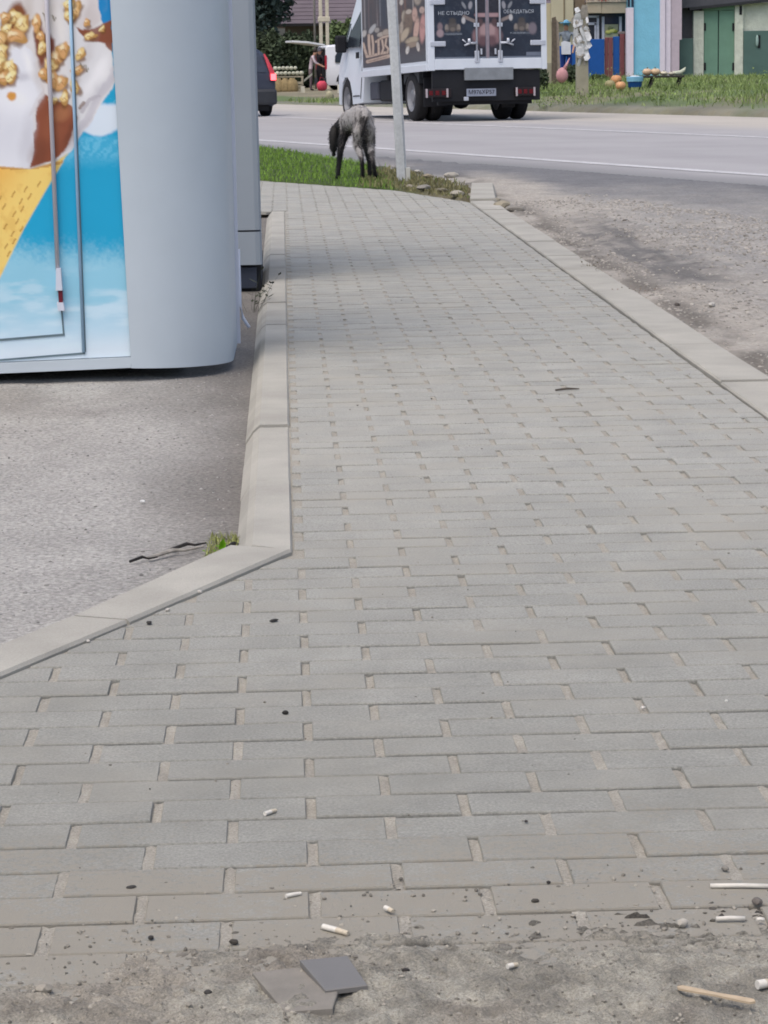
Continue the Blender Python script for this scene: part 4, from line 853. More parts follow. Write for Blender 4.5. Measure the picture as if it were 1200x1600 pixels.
# ------------------------------------------------------------------ dark car
CA = math.radians(14); CARX = Vector((-.11, 54.4, -.034)) - Vector((math.cos(CA), math.sin(CA), 0)) * .84
CAR = thing('parked_car', 'dark hatchback with a red tail lamp showing past the kiosk corner', 'car', CARX, (0, 0, CA))
M_car = mat('car_paint', lin(52, 58, 72), rough=.25, var=.05, spec=.6)
def loft(secs, m, nm, parent, sm_=True):
    n = len(secs[0]); mb = MB(); mb.poly([p for s_ in secs for p in s_], [(i*n+k, i*n+(k+1) % n, (i+1)*n+(k+1) % n, (i+1)*n+k) for i in range(len(secs)-1) for k in range(n)] + [tuple(range(n))[::-1], tuple((len(secs)-1)*n + k for k in range(n))])
    return mb.build(nm, m, parent, smooth=math.radians(35))
def carsec(y, w, zb, zs, wt, zt):                     # belt width w, roof width wt
    return [(-w*.96, y, zb), (-w, y, zb + .15), (-w, y, zs - .08), (-w*.985, y, zs), (-wt, y, zt - .06), (-wt*.86, y, zt), (wt*.86, y, zt), (wt, y, zt - .06), (w*.985, y, zs), (w, y, zs - .08), (w, y, zb + .15), (w*.96, y, zb)]
body = loft([carsec(.0, .80, .28, .80, .74, .84), carsec(.05, .83, .25, .84, .72, 1.0), carsec(.16, .84, .22, .86, .66, 1.22), carsec(.3, .845, .2, .86, .63, 1.36), carsec(.9, .85, .2, .86, .64, 1.42), carsec(1.9, .85, .2, .85, .64, 1.42), carsec(2.5, .85, .2, .84, .62, 1.3), carsec(3.0, .85, .2, .82, .66, .9), carsec(3.8, .82, .24, .76, .64, .78), carsec(3.98, .74, .3, .6, .6, .64)], M_car, 'body', CAR)
MB().prism([(-.62, -.012 + .03, .90), (.62, .018, .90), (.52, .20, 1.29), (-.52, .20, 1.29)], (0, -.012, .004)).build('rear_window', sm('hatch_glass', (70, 80, 96), .5, rough=.15), CAR)
MB().box((-.84, -.07, .24), (.84, .12, .56), bev=.05).build('rear_bumper', mat('bumper_dark', (.03, .034, .042), rough=.5), CAR)
MB().box((-.26, -.03, .60), (.26, -.005, .71), bev=.005).build('number_plate', sm('plate_pale', (120, 130, 150), .6), CAR)
for sx in (-1, 1):
    lp = MB().prism([(sx*.70, -.015, .74), (sx*.835, -.01, .72), (sx*.80, .06, .92), (sx*.70, .13, 1.16), (sx*.645, .19, 1.28), (sx*.61, .18, 1.27), (sx*.66, .09, 1.06), (sx*.70, .03, .9)], (0, -.035, 0)).build('tail_light', sm('tail_red', (206, 70, 84), .75, rough=.25), CAR)
    MB().box((sx*.765 - .055, -.062, .74), (sx*.765 + .055, -.045, .87), bev=.02).build('brake_lamp', mat('lit_red', (.8, .05, .06), rough=.3, emit=((1, .12, .14), 2.6)), lp)
    for yy in (.62, 3.15): wheel(CAR, *((-.84, -.64) if sx < 0 else (.64, .84)), yy, .3, M_rim, out=sx)
MB().box((-.7, .1, .12), (.7, 3.8, .26)).build('underbody', M_ch, CAR)

# ------------------------------------------------------------------ white van with its tailgate up
VG = 103.0; vx = at(503, 140, VG).x
VAN = thing('white_van', 'white minivan with raised tailgate parked beyond the truck cab', 'van', (vx, VG, .0), (0, 0, math.radians(-78)))
M_vw = sm('van_white', (230, 232, 238), .85, rough=.35, var=.03)
loft([carsec(.0, .84, .28, .95, .76, 1.66), carsec(.1, .87, .22, .97, .76, 1.74), carsec(1.0, .88, .2, .97, .78, 1.8), carsec(2.6, .88, .2, .96, .76, 1.8), carsec(3.3, .88, .2, .95, .72, 1.45), carsec(3.7, .87, .2, .92, .72, 1.05), carsec(4.3, .8, .28, .78, .6, .82)], M_vw, 'body', VAN)
MB().box((-.7, -.02, .45), (.7, .0, 1.6)).build('boot_opening', mat('boot_dark', (.02, .016, .02), rough=.8), VAN)
MB().prism([(.875, .34, 1.08), (.875, .9, 1.08), (.80, .88, 1.48), (.80, .46, 1.48), (.84, .36, 1.34)], (.02, 0, 0)).build('side_window', M_glass, VAN); MB().prism([(.875, 1.1, 1.08), (.875, 2.1, 1.08), (.79, 2.05, 1.52), (.79, 1.1, 1.52)], (.02, 0, 0)).build('side_window', M_glass, VAN)
for sx in (-1, 1):
    MB().box((sx*.80 - .05, -.04, .82), (sx*.80 + .05, .03, 1.36), bev=.015).build('tail_light', sm('van_lens', (196, 40, 66), .75, rough=.3), VAN)
    for yy in (.78, 3.5): wheel(VAN, *((-.88, -.68) if sx < 0 else (.68, .885)), yy, .33, M_rim, out=sx)
    MB().prism([(sx*.882, .38 + .4 - .4*math.cos(a), .35 + .42*math.sin(a)) for a in np.linspace(0, math.pi, 9)], (sx*.004, 0, 0)).build('wheel_arch', M_ch, VAN)
MB().prism([(-.76, -.02, 1.72), (.76, -.02, 1.72), (.74, -.7, 1.84), (.66, -1.28, 1.88), (-.66, -1.28, 1.88), (-.74, -.7, 1.84)], (0, 0, .07)).build('tailgate', M_vw, VAN)
MB().box((-.82, -.1, .24), (.82, .04, .5), bev=.03).build('rear_bumper', sm('van_bumper', (70, 72, 78), .5), VAN)
def gx(u, gy): return at(u, 120, gy).x
person('person in a pale pinkish top bending at the open tailgate of the white van', (gx(485, 102), 102.0, 0), math.radians(-95), 1.62, sm('pink_grey_cloth', (196, 180, 188), .75, var=.3, scale=6), sm('mauve_trousers', (120, 104, 108), .6, var=.2), M_hair, stoop=.22)
person('person in dark clothes standing at the open boot of the white van', (gx(499, 102), 102.4, 0), math.radians(-60), 1.62, sm('dark_jacket', (48, 40, 50), .5, var=.3), sm('dark_trousers', (40, 34, 44), .5), sm('grey_hair', (160, 156, 168), .7, var=.2))
rb = at(503, 146, 101.6); RBAG = thing('red_bag', 'bulging pinkish red bag on the ground behind the white van', 'bag', (rb.x, 101.6, .0))
MB().blob((0, 0, .2), .22, 2, .08, 0, 4, (.95, .7, .95)).build('sack', sm('red_cloth', (212, 74, 96), .75, var=.2, scale=8), RBAG, smooth=True)
MB().tube([(-.09, 0, .36), (-.05, 0, .52), (.05, 0, .52), (.09, 0, .36)], .016, 6).build('handle', sm('red_strap', (150, 30, 54), .7), RBAG, smooth=True)

# ------------------------------------------------------------------ produce stall and posts across the road
def spn(u0, u1, v0, v1, gy):                            # world x range and z range of a photo rectangle at a distance
    a, b = at(u0, (v0 + v1) / 2, gy), at(u1, (v0 + v1) / 2, gy); um = (u0 + u1) / 2
    return a.x, b.x, at(um, v1, gy).z, at(um, v0, gy).z
M_plank = sm('old_planks', (178, 170, 148), .7, rough=.9, var=.2, scale=4)
x0, x1, z0, z1 = spn(428, 470, 119, 125, 99); ST = thing('produce_stall', 'low plank stall by the far roadside stacked with pale melons', 'stall', ((x0 + x1) / 2, 99, 0)); hw = (x1 - x0) / 2 + .1
for k in range(3): MB().box((-hw, -.3 + k*.21, z1 - .05), (hw, -.11 + k*.21, z1), bev=.006).build('plank', M_plank, ST)
for sx in (-1, 1):
    for sy in (-1, 1): MB().box((sx*hw*.92 - .04, sy*.26 - .04, -.05), (sx*hw*.92 + .04, sy*.26 + .04, z1 - .051)).build('leg', M_plank, ST)
for k in range(3): MB().box((-hw*.9, -.36, .04 + k*.13), (hw*.9, -.335, .14 + k*.13), bev=.004).build('front_board', M_plank, ST)
M_melon = sm('melon', (196, 196, 176), .75, rough=.6, var=.2, scale=20, objrand=.15)
mel = MB().blob((0, 0, 0), .12, 2, .02, 0, 1, (1, 1, .9)).mesh('melon', M_melon, True); k = 0
for row, n_, zz in ((0, 8, .11), (1, 6, .30)):
    for q in range(n_):
        o = link('melon', mel, None, ((x0 + x1)/2 - hw*.86 + (q + .5*row)*.15, 99 - .12 + .2*row*.5, z1 + zz - .005), label='small pale melon, %s from the left in the %s row on the plank stall' % (['first', 'second', 'third', 'fourth', 'fifth', 'sixth', 'seventh', 'eighth'][q], 'upper' if row else 'lower'), cat='melon', group='melons on the plank stall'); o.scale = (random.uniform(.62, .82),)*3
for u, w, sl in ((446, .2, 'middle'), (457, .22, 'rightmost and largest'), (436, .18, 'leftmost and smallest')):
    p = at(u, 150, 98.2); S = MB(); prof = [(.02, 0), (.9, .02), (1.05, .15), (1.0, .3), (.82, .46), (.45, .52), (.5, .56), (.1, .55)]; n_ = 14
    S.poly([(r*w*math.cos(2*math.pi*i/n_)*(1 + .06*math.sin(3*i)), r*w*.8*math.sin(2*math.pi*i/n_), z) for r, z in prof for i in range(n_)], [(a*n_+i, a*n_+(i+1) % n_, (a+1)*n_+(i+1) % n_, (a+1)*n_+i) for a in range(len(prof)-1) for i in range(n_)])
    o = S.build('burlap_sack', sm('burlap', (168, 148, 108), .65, rough=.95, var=.2, scale=12), None, True, label='brown burlap sack before the plank stall, %s of the three' % sl, cat='sack', group='burlap sacks at the stall'); o.location = (p.x, 98.2, -.02)
def post_thing(u0, u1, v0, v1, gy, label, m, name='fence_post', depth=None, zb=None, lean=0.0):
    x0, x1, z0, z1 = spn(u0, u1, v0, v1, gy); w = (x1 - x0) / 2; d = depth or w * 2
    t = thing(name, label, 'post', ((x0 + x1)/2, gy, z0 if zb is None else zb)); h = z1 - (z0 if zb is None else zb)
    r = [(-w, 0), (w, 0), (w, d), (-w, d)]
    mb = MB().poly([(x, y, -.08) for x, y in r] + [(x*.96 + lean*h, y, h - .01) for x, y in r] + [(x*.8 + lean*h, .1*d + y*.8, h) for x, y in r], [(3, 2, 1, 0), (8, 9, 10, 11)] + [(i, (i+1) % 4, 4 + (i+1) % 4, 4 + i) for i in range(4)] + [(4+i, 4+(i+1) % 4, 8+(i+1) % 4, 8+i) for i in range(4)])
    mb.build('shaft', m, t); return t
M_cpost = sm('pale_post', (206, 202, 186), .75, rough=.85, var=.12, scale=6)
pt_ = post_thing(470, 476.5, 135, 154, 96, 'short pale post with a slanted brace left of the red bag', M_cpost, zb=0)
MB().prism([(.05, .02, .40), (.05, .02, .48), (.36, .3, .72), (.36, .3, .64)], (0, .05, 0)).build('brace', M_cpost, pt_)
post_thing(527.5, 534, 132, 157, 92, 'short white post standing right beside the truck cab', sm('white_post', (226, 222, 206), .8, rough=.8, var=.1), zb=-.02)
st = at(515, 164, 78); o = MB().blob((0, 0, .1), .16, 2, .12, 0, 8, (.8, .8, 1.1)).build('stone', sm('pale_stone', (178, 172, 146), .7, rough=.95, var=.2), None, True, label='pale upright stone in the far left verge above the dog', cat='stone'); o.location = (st.x, 78, float(rise(np.float64(st.x), np.float64(78))) - .03)
# twin concrete mast and thin grey pole
x0, x1, z0, z1 = spn(497, 513, -200, 142, 106); MT = thing('utility_mast', 'tall pale twin-legged concrete mast with a short cross tie', 'mast', ((x0+x1)/2, 106, 0))
for sx, tilt in ((-1, .0), (1, -.0)): MB().box((sx*.13 - .07, -.07, -.1), (sx*.13 + .07, .07, 7.5), bev=.02).build('mast_leg', sm('mast_concrete', (214, 206, 186), .75, rough=.85, var=.08), MT)
zt_ = at(505, 30, 106).z; MB().box((-.24, -.1, zt_ - .1), (.24, .1, zt_ + .1), bev=.02).build('cross_tie', MATS['mast_concrete'], MT)
zt2 = .0; x0, x1, z0, z1 = spn(489.5, 493, -100, 142, 107)
PT = thing('thin_pole', 'thin grey pole just left of the twin concrete mast', 'pole', ((x0+x1)/2, 107, 0)); MB().tube([(0, 0, -.1), (0, 0, 6.5)], .045, 8).build('shaft', sm('pole_grey', (150, 146, 140), .6), PT, smooth=True)

# ------------------------------------------------------------------ house behind the hedge
HE = 126.0; xl = at(432, 20, HE).x; HO = thing('house', 'low house with a broad grey brown tiled roof behind the bushes', 'house', (xl, HE, 0)); ez = at(480, 37.5, HE).z
M_roof = sm('roof_tiles', (118, 108, 116), .72, rough=.8, var=.08, scale=2); M_hw = sm('house_wall', (126, 118, 108), .6, rough=.9, var=.1)
MB().box((.4, .6, -.1), (22, 9.4, ez + .3)).build('wall', M_hw, HO)
slope = .75
rows = MB()
for k in range(22):                                     # overlapping roof courses
    y0 = k*.25 - .1; zz = ez + k*.25*slope; rows.box((-.1, 0, -.02), (22.6, .30, .025), M=Matrix.Translation((0, y0, zz + .012)) @ Matrix.Rotation(math.atan(slope) - .05, 4, 'X'))
rows.build('roof_course', M_roof, HO); MB().prism([(-.05, .0, ez - .04), (-.05, 5.4, ez + 4.05 - .04), (-.05, 10.8, ez - .04)], (22.6, 0, 0)).build('roof', M_roof, HO)
MB().box((-.2, -.14, ez - .10), (22.6, -.06, ez + .02)).build('gutter', sm('gutter_dark', (52, 50, 54), .5), HO)
gp = at(428, 6, HE) - Vector((xl, HE, 0)); MB().box((gp.x - .1, -.3, at(430, 18, HE).z), (gp.x + .08, -.15, at(430, -60, HE).z)).build('downpipe', sm('white_pipe', (214, 214, 220), .8), HO)
for k in range(4): 
    f = MB().box((1.2 + k*4.2, .54, .9), (2.5 + k*4.2, .62, 2.2), bev=.01).build('window', sm('window_white', (200, 200, 196), .75), HO); MB().box((1.3 + k*4.2, .52, 1.0), (2.4 + k*4.2, .538, 2.1)).build('pane', M_glass, f)

# ------------------------------------------------------------------ vegetation
def foliage_mat(name, rgb, k, isl=.45): return sm(name, rgb, k, rough=.75, var=.25, scale=1.2, island=isl, spec=.25)
def leaves(n, lobes, size, seed, flat=.5, hollow=.45):
    rg = np.random.default_rng(seed); V, F_ = [], []; w = np.array([l[3]*l[4]*l[5] for l in lobes]); w = w / w.sum()
    for k in range(n):
        cx, cy, cz, rx, ry, rz = lobes[rg.choice(len(lobes), p=w)]; d = rg.normal(size=3); d /= np.linalg.norm(d); r = rg.uniform(hollow, 1.0) ** .6
        r *= .82 + .3 * float(vnoise(np.array([d[0]*3 + cx*2 + 9]), np.array([d[2]*3 + d[1]*2 + cz + 9]), seed)[0])
        p = np.array([cx + d[0]*rx*r, cy + d[1]*ry*r, cz + d[2]*rz*r]); a = rg.normal(size=3); a /= np.linalg.norm(a); b = np.cross(a, rg.normal(size=3)); b /= np.linalg.norm(b) + 1e-9
        L = size * rg.uniform(.6, 1.4); o = len(V); V += [p - a*L*.5, p + b*L*.28, p + a*L*.5, p - b*L*.28]; F_.append((o, o+1, o+2, o+3))
    return V, F_
def bush(name, label, cat, loc, lobes, n, size, m, seed, trunk=None, group=None, crown='foliage'):
    t = thing(name, label, cat, loc, group=group); V, F_ = leaves(n, lobes, size, seed); link(crown, raw_mesh(crown, V, F_, m), t)
    mb = MB()
    for p, r in (trunk or [([(0, 0, -.1), (.03, 0, .4), (.1, .05, .9)], .05), ([(0, 0, -.1), (-.1, .05, .5), (-.25, 0, .9)], .04)]): mb.tube(p, [r * (1 - .6*i/(len(p)-1)) for i in range(len(p))], 7)
    mb.build('trunk' if trunk else 'stem', sm('bark', (74, 62, 52), .6, rough=.95, var=.3), t, smooth=True); return t
F1 = foliage_mat('leaf_dark', (84, 98, 74), .62); F2 = foliage_mat('leaf_mid', (104, 122, 80), .66); F3 = foliage_mat('leaf_blue', (70, 88, 84), .6)
def bz_(u, v, gy): return at(u, v, gy)
for i, (u0, u1, vt, gy, m, lb) in enumerate(((392, 440, 42, 112, F1, 'tall dark bush behind the dark car'), (425, 462, 48, 113, F1, 'dark green bush at the left of the open tailgate above the melon stall'), (452, 492, 44, 114, F1, 'dense dark bush directly behind the raised tailgate'), (486, 522, 50, 115, F1, 'dark bush behind the foot of the twin concrete mast'), (512, 562, 22, 113, F2, 'lighter green leafy bush above the white van by the truck cab'), (556, 620, 34, 118, F1, 'dark bush mostly hidden behind the truck'), (372, 400, 60, 113, F1, 'dark bush peeking past the grey booth edge'))):
    a, b = at(u0, 100, gy).x, at(u1, 100, gy).x; h = at(u0, vt, gy).z; w = (b - a) / 2
    lob = [(0, 0, h*.35, w*1.05, .9, h*.38), (-w*.45, .1, h*.66, w*.6, .7, h*.3), (w*.4, -.1, h*.7, w*.62, .7, h*.29), (0, .2, h*.5, w*.9, .8, h*.36), (w*.7, 0, h*.4, w*.5, .7, h*.35)]
    bush('bush', lb, 'bush', ((a + b)/2, gy, 0), lob, 2600, .21, m, 300 + i)
for i, (u, vt, gy, w, lb) in enumerate(((413, -150, 120, 1.6, 'dark tree with a straight trunk rising left of the house'), (396, -170, 122, 1.8, 'dark tree half hidden behind the grey booth edge'))):
    p = at(u, 100, gy); h = at(u, vt, gy).z
    lob = [(0, 0, h*.62, w, w, h*.34), (-w*.5, .2, h*.5, w*.7, w*.7, h*.22), (w*.45, 0, h*.55, w*.55, w*.6, h*.2), (-.3, 0, h*.36, w*.7, .8, h*.12)]
    bush('tree', lb, 'tree', (p.x, gy, 0), lob, 3600, .3, F3, 330 + i, [([(0, 0, -.2), (.03, 0, h*.3), (0, 0, h*.85)], .17), ([(0, 0, h*.4), (w*.4, 0, h*.6)], .06), ([(0, 0, h*.45), (-w*.5, .1, h*.64)], .06)], crown='crown')

# ------------------------------------------------------------------ buildings beyond the right verge
RG = 76.0
def slab(name, u0, u1, v0, v1, gy, th, m, parent, org, bev=.0, zb=None):
    x0, x1, z0, z1 = spn(u0, u1, v0, v1, gy); z0 = z0 if zb is None else zb
    return MB().box((x0 - org.x, gy - org.y, z0 - org.z), (x1 - org.x, gy - org.y + th, z1 - org.z), bev=bev).build(name, m, parent)
gz = .45
def org_thing(name, label, cat, u, gy):
    p = Vector((at(u, 100, gy).x, gy, gz)); return thing(name, label, cat, p), p
M_cream = sm('cream_render', (208, 200, 172), .75, rough=.9, var=.06, scale=2); M_dkwin = mat('shop_dark_glass', (.022, .026, .042), rough=.2, var=.3, scale=3); M_wfr = sm('window_frame_white', (206, 208, 222), .8, rough=.5)
S, o_ = org_thing('small_shop', 'cream roadside shop with a red sign and white framed dark windows', 'shop', 940, RG + 1.5); g_ = RG + 1.5
slab('wall', 853, 985, 4, 150, g_ + .25, 3.4, M_cream, S, o_, zb=.1); slab('pilaster', 862, 896, -70, 34, g_ - .1, .3, M_cream, S, o_); slab('pilaster', 897.5, 914, -70, 22, g_ - .05, .25, sm('brown_render', (140, 124, 106), .65, rough=.9), S, o_)
slab('gap_shadow_board', 880.5, 882.5, -70, 36, g_ - .12, .02, sm('joint_brown', (150, 136, 110), .6), S, o_)
for u0, u1 in ((916.5, 940), (940.4, 978.5)): slab('awning_board', u0, u1, 3.5, 20.5, g_ - .2, .3, sm('awning_beige', (196, 182, 158), .75, rough=.8, var=.06), S, o_, .006)
slab('sign_board', 916.5, 978.5, -60, 3.2, g_ - .25, .3, sm('sign_cream', (214, 196, 176), .78), S, o_, .004)
M_red = sm('sign_red', (186, 50, 44), .8, rough=.5)
p = at(947, -6, g_ - .27) - o_; lettering('sign_lettering', 'ПРОДУКТЫ', .34, M_red, S, Matrix.Translation(p) @ UPR, 1.1, .03)
slab('window_band', 915, 980, 21, 62, g_ + .15, .1, M_dkwin, S, o_)
for (u0, u1, v0, v1) in ((916, 936, 24.5, 27.5), (916, 933, 35, 39), (929, 932, 36, 63), (932.6, 936, 26, 63), (940.5, 944.5, 26, 63), (967.5, 971.5, 26, 50)): slab('window_frame', u0, u1, v0, v1, g_ + .1, .05, M_wfr, S, o_)
slab('window_pane', 945, 967, 27, 37, g_ + .12, .03, sm('pane_blue', (62, 70, 96), .5, rough=.15), S, o_)
ps = slab('window_poster', 945, 966, 38, 59, g_ + .1, .04, sm('poster_beige', (176, 178, 148), .7, rough=.7, var=.25, scale=6), S, o_)
for (u, v, r, c) in ((951, 50, .055, (206, 208, 118)), (957, 48, .06, (214, 216, 130)), (961, 49, .05, (140, 150, 60)), (954, 44, .05, (120, 130, 96))): MB().blob(at(u, v, g_ + .08) - o_, r * 1.3, 2, .1, 0, 3, (1.3, .25, .8)).build('poster_shape', sm('poster_%d' % c[0], c, .75), ps, smooth=True)
MB().prism([(x, y, 0) for x, y in ()] or [at(850, -75, g_ - .4) - o_, at(990, -75, g_ - .4) - o_, at(990, -80, g_ - .4) - o_, at(850, -80, g_ - .4) - o_], (0, 4.2, 0)).build('roof', sm('shop_roof', (90, 88, 88), .6), S)
# coloured panel fence
FNC, o_ = org_thing('panel_fence', 'roadside fence of bright blue and maroon metal panels', 'fence', 945, RG)
M_blue = sm('fence_blue', (12, 82, 160), .85, rough=.5, var=.06); M_mar = sm('fence_maroon', (128, 74, 78), .75, rough=.6, var=.12)
for i, (u0, u1, v0, m) in enumerate(((884, 903, 70, M_blue), (903.2, 921, 66, M_blue), (921.2, 944.5, 61, M_blue), (945, 950.5, 58.5, M_mar), (951, 957.5, 58.5, M_mar), (958, 968.2, 57, M_blue), (968.6, 976, 53, M_mar), (976.4, 985.5, 52, M_mar), (866, 883.6, 72, M_blue))):
    slab('fence_panel', u0, u1, v0, 123, RG + (.05 if i % 2 else 0), .05, m, FNC, o_, .012, zb=.3)
slab('fence_rail', 866, 985, 84, 87, RG + .12, .05, M_mar, FNC, o_); slab('fence_cap', 966, 980, 49, 52.5, RG + .02, .1, sm('cap_grey', (150, 140, 140), .65), FNC, o_)
# light blue hut with white trim
BH, o_ = org_thing('blue_hut', 'light blue painted hut with white and pinkish corner boards', 'hut', 1010, RG - .3); g2 = RG - .3
slab('wall', 990.5, 1033, -80, 122, g2, 2.6, sm('hut_blue', (128, 194, 222), .9, rough=.75, var=.06, scale=3, bump=.01, bscale=14), BH, o_, zb=.2)
M_wt = sm('hut_white', (226, 218, 232), .85, rough=.7, var=.05); M_pk = sm('hut_pink', (206, 192, 204), .75, rough=.75, var=.05)
slab('corner_board', 979.5, 990, 12, 122, g2 - .08, .3, M_wt, BH, o_, zb=.25); slab('corner_board', 1031.5, 1039.5, -80, 122, g2 - .08, .25, M_wt, BH, o_, zb=.25); slab('corner_board', 1040, 1048, -80, 122, g2 - .02, .25, M_wt, BH, o_, zb=.25); slab('side_board', 1048.3, 1065.5, -80, 62, g2 + .02, .6, M_pk, BH, o_); slab('side_board', 1048.3, 1061.5, 62.2, 122, g2 + .02, .5, M_pk, BH, o_, zb=.25)
for u0, u1 in ((981, 984.5), (987, 990)): slab('trim_strip', u0, u1, -80, 11, g2 - .06, .08, sm('trim_navy', (40, 58, 84), .6), BH, o_)
slab('eave', 979, 1066, -84, -80.5, g2 - .3, 3.2, sm('hut_roof', (88, 86, 90), .6), BH, o_)
# garage
GA, o_ = org_thing('garage', 'rough whitewashed garage with a pair of green doors and a dark roof edge', 'garage', 1130, RG + .6); g3 = RG + .6
M_ww = sm('whitewash', (206, 212, 198), .92, rough=.95, var=.10, scale=5, bump=.03, bscale=9); M_gr = sm('garage_green', (112, 150, 130), .9, rough=.6, var=.07, scale=3); M_dg = sm('dark_green_sheet', (84, 112, 106), .85, rough=.6, var=.08, scale=3)
slab('wall', 1147.5, 1260, 4, 122, g3 + .1, 3.0, M_ww, GA, o_, zb=.25); slab('wall', 1066, 1100, 6, 122, g3 + .25, 2.9, sm('garage_grey', (112, 112, 118), .62, rough=.9, var=.1), GA, o_, zb=.25)
slab('door_post', 1083.5, 1099.5, 17, 121, g3, .25, M_ww, GA, o_, zb=.25); slab('door_post', 1148, 1161, 8, 121, g3 - .02, .25, M_ww, GA, o_, zb=.25)
for u0, u1, hu in ((1100, 1121.8, 1101.5), (1123.2, 1147.5, 1146)):
    dr = slab('garage_door', u0, u1, 16, 121, g3 + .06, .06, M_gr, GA, o_, .01, zb=.3)
    for v in (42, 104): slab('hinge', hu - 1.6, hu + 1.6, v - 6, v + 6, g3 + .03, .03, M_ch, dr, o_)
slab('door_gap', 1121.7, 1123.3, 16, 121, g3 + .1, .02, M_ch, GA, o_, zb=.3); slab('lintel', 1098, 1150, 8, 15.6, g3 + .02, .2, M_gr, GA, o_)
slab('side_gate', 1161.5, 1260, 47.5, 121, g3 - .02, .05, M_dg, GA, o_, .008, zb=.3); hb = MB().blob(at(1183, 64, g3 - .06) - o_, .09, 2, 0, 0, 1, (.5, .5, 2.0)).build('gate_handle', sm('gate_handle', (168, 196, 190), .75), GA, smooth=True)
slab('gate_handle_shadow_plate', 1184.5, 1188, 55, 75, g3 - .04, .02, M_ch, GA, o_)
slab('vent_hole', 1155.5, 1159.5, 9, 23, g3 - .035, .02, M_ch, GA, o_)
slab('side_fence_panel', 1062, 1083, 60, 121, g3 - .15, .05, M_dg, GA, o_, .006, zb=.3)
a, b = at(1064, 13, g3 - .16) - o_, at(1270, -8, g3 - .16) - o_
MB().prism([a, b, b + Vector((0, 0, .55)), a + Vector((0, 0, .55))], (0, 3.6, .1)).build('roof', sm('slate_roof', (96, 98, 106), .6, rough=.8, var=.1), GA)
MB().prism([a + Vector((.25, -.02, -.06)), b + Vector((0, -.02, -.06)), b + Vector((0, -.02, .02)), a + Vector((.25, -.02, .02))], (0, .3, 0)).build('fascia', mat('fascia_dark', (.02, .022, .026), rough=.7), GA)
# rubble posts on the verge
pA = on_terrain(866, 133); pB = on_terrain(911, 149)
M_conc = sm('old_concrete', (176, 172, 152), .7, rough=.95, var=.12, scale=4, bump=.01, bscale=20)
pz = pA.z; PA = post_thing(853.5, 873.5, 98, 134, pA.y, 'stout concrete block post with a weathered timber stake beside the truck corner', M_conc, 'stub_post', zb=pz, depth=.35)
x0, x1, z0, z1 = spn(863, 870, 26, 134, pA.y - .08); px_ = PA.location
MB().prism([(x0 - px_.x - .02, -.08, -.05), (x1 - px_.x + .01, -.08, -.05), (x1 - px_.x - .02, -.08, z1 - pz), (x0 - px_.x, -.08, z1 - pz - .03)], (0, .12, 0)).build('stake', sm('grey_timber', (120, 108, 96), .6, rough=.95, var=.25, scale=14), PA)
MB().prism([(x1 - px_.x - .02, -.05, .3), (x1 - px_.x + .1, -.05, .4), (x1 - px_.x + .05, -.05, z1 - pz - .15), (x1 - px_.x - .02, -.05, z1 - pz - .05)], (0, .08, 0)).build('board', sm('pale_timber', (172, 158, 146), .65, rough=.95, var=.2, scale=12), PA)
PB = post_thing(901, 919.5, 16, 150, pB.y, 'grey concrete post wrapped in torn white paper notices', M_conc, 'notice_post', zb=pB.z - .03, depth=.24)
rg = random.Random(11); M_pap = sm('torn_paper', (216, 218, 220), .8, rough=.8, var=.25, scale=9); M_pap2 = sm('old_paper', (170, 164, 154), .7, rough=.9, var=.25, scale=12)
org = Vector(PB.location)
for k in range(46):
    u = rg.uniform(899, 919); v = rg.uniform(14, 96); 
    if v > 72 and not (904 < u < 917): continue
    c = at(u, v, pB.y - .012 - .004 * (k % 7)) - org; w, h = rg.uniform(.03, .085), rg.uniform(.05, .15); a_ = rg.uniform(-.5, .5); R_ = Matrix.Rotation(a_, 4, 'Y') @ Matrix.Rotation(rg.uniform(-.35, .35), 4, 'X')
    P = [R_ @ Vector(q) for q in ((-w, 0, -h), (-w*.2, -.01, -h*1.15), (w, 0, -h*.8), (w*.9, -.012, h*.2), (w*.6, 0, h), (-w*.8, 0, h*.9), (-w*1.1, -.015, 0))]
    MB().prism([c + p for p in P], (0, .003, 0)).build('paper_notice', M_pap if k % 3 else M_pap2, PB)
pp_ = on_terrain(884, 121); PZ = person('person in a light blue cap and patterned shirt standing behind the concrete posts', (at(885, 90, 71.5).x, 71.5, .38), math.radians(170), 1.66, sm('shirt_patterned', (128, 138, 150), .7, var=.7, scale=9), sm('blue_trousers', (14, 56, 134), .8, var=.1), sm('cap_blue', (112, 172, 206), .8), arm=(.12, -.02))
hc = Vector((0, .06 + 0, 1.65 * 1.66 / 1.7)); MB().tube([(0, .06, 1.63), (0, .06, 1.655)], .17, 16).build('cap_brim', MATS['cap_blue'], PZ, smooth=True)
MB().prism([(-.13, .15, .80), (.12, .15, .80), (.13, .16, 1.12), (.05, .16, 1.16), (-.13, .16, 1.12)], (0, .03, 0)).build('apron', sm('apron_white', (226, 230, 240), .85, var=.08), PZ)
pk = on_terrain(878, 114); PKB = thing('pink_bag', 'tied pale pink bag hanging low beside the concrete stub post', 'bag', (at(878, 108, 68).x, 68, .42))
MB().blob((0, 0, .22), .17, 2, .06, 0, 6, (.95, .7, 1.15)).build('sack', sm('pink_bag', (210, 156, 160), .75, var=.15, scale=8), PKB, smooth=True); MB().tube([(.06, 0, .36), (.13, 0, .5), (.2, 0, .66)], [.06, .035, .008], 8).build('tied_neck', MATS['pink_bag'], PKB, smooth=True)
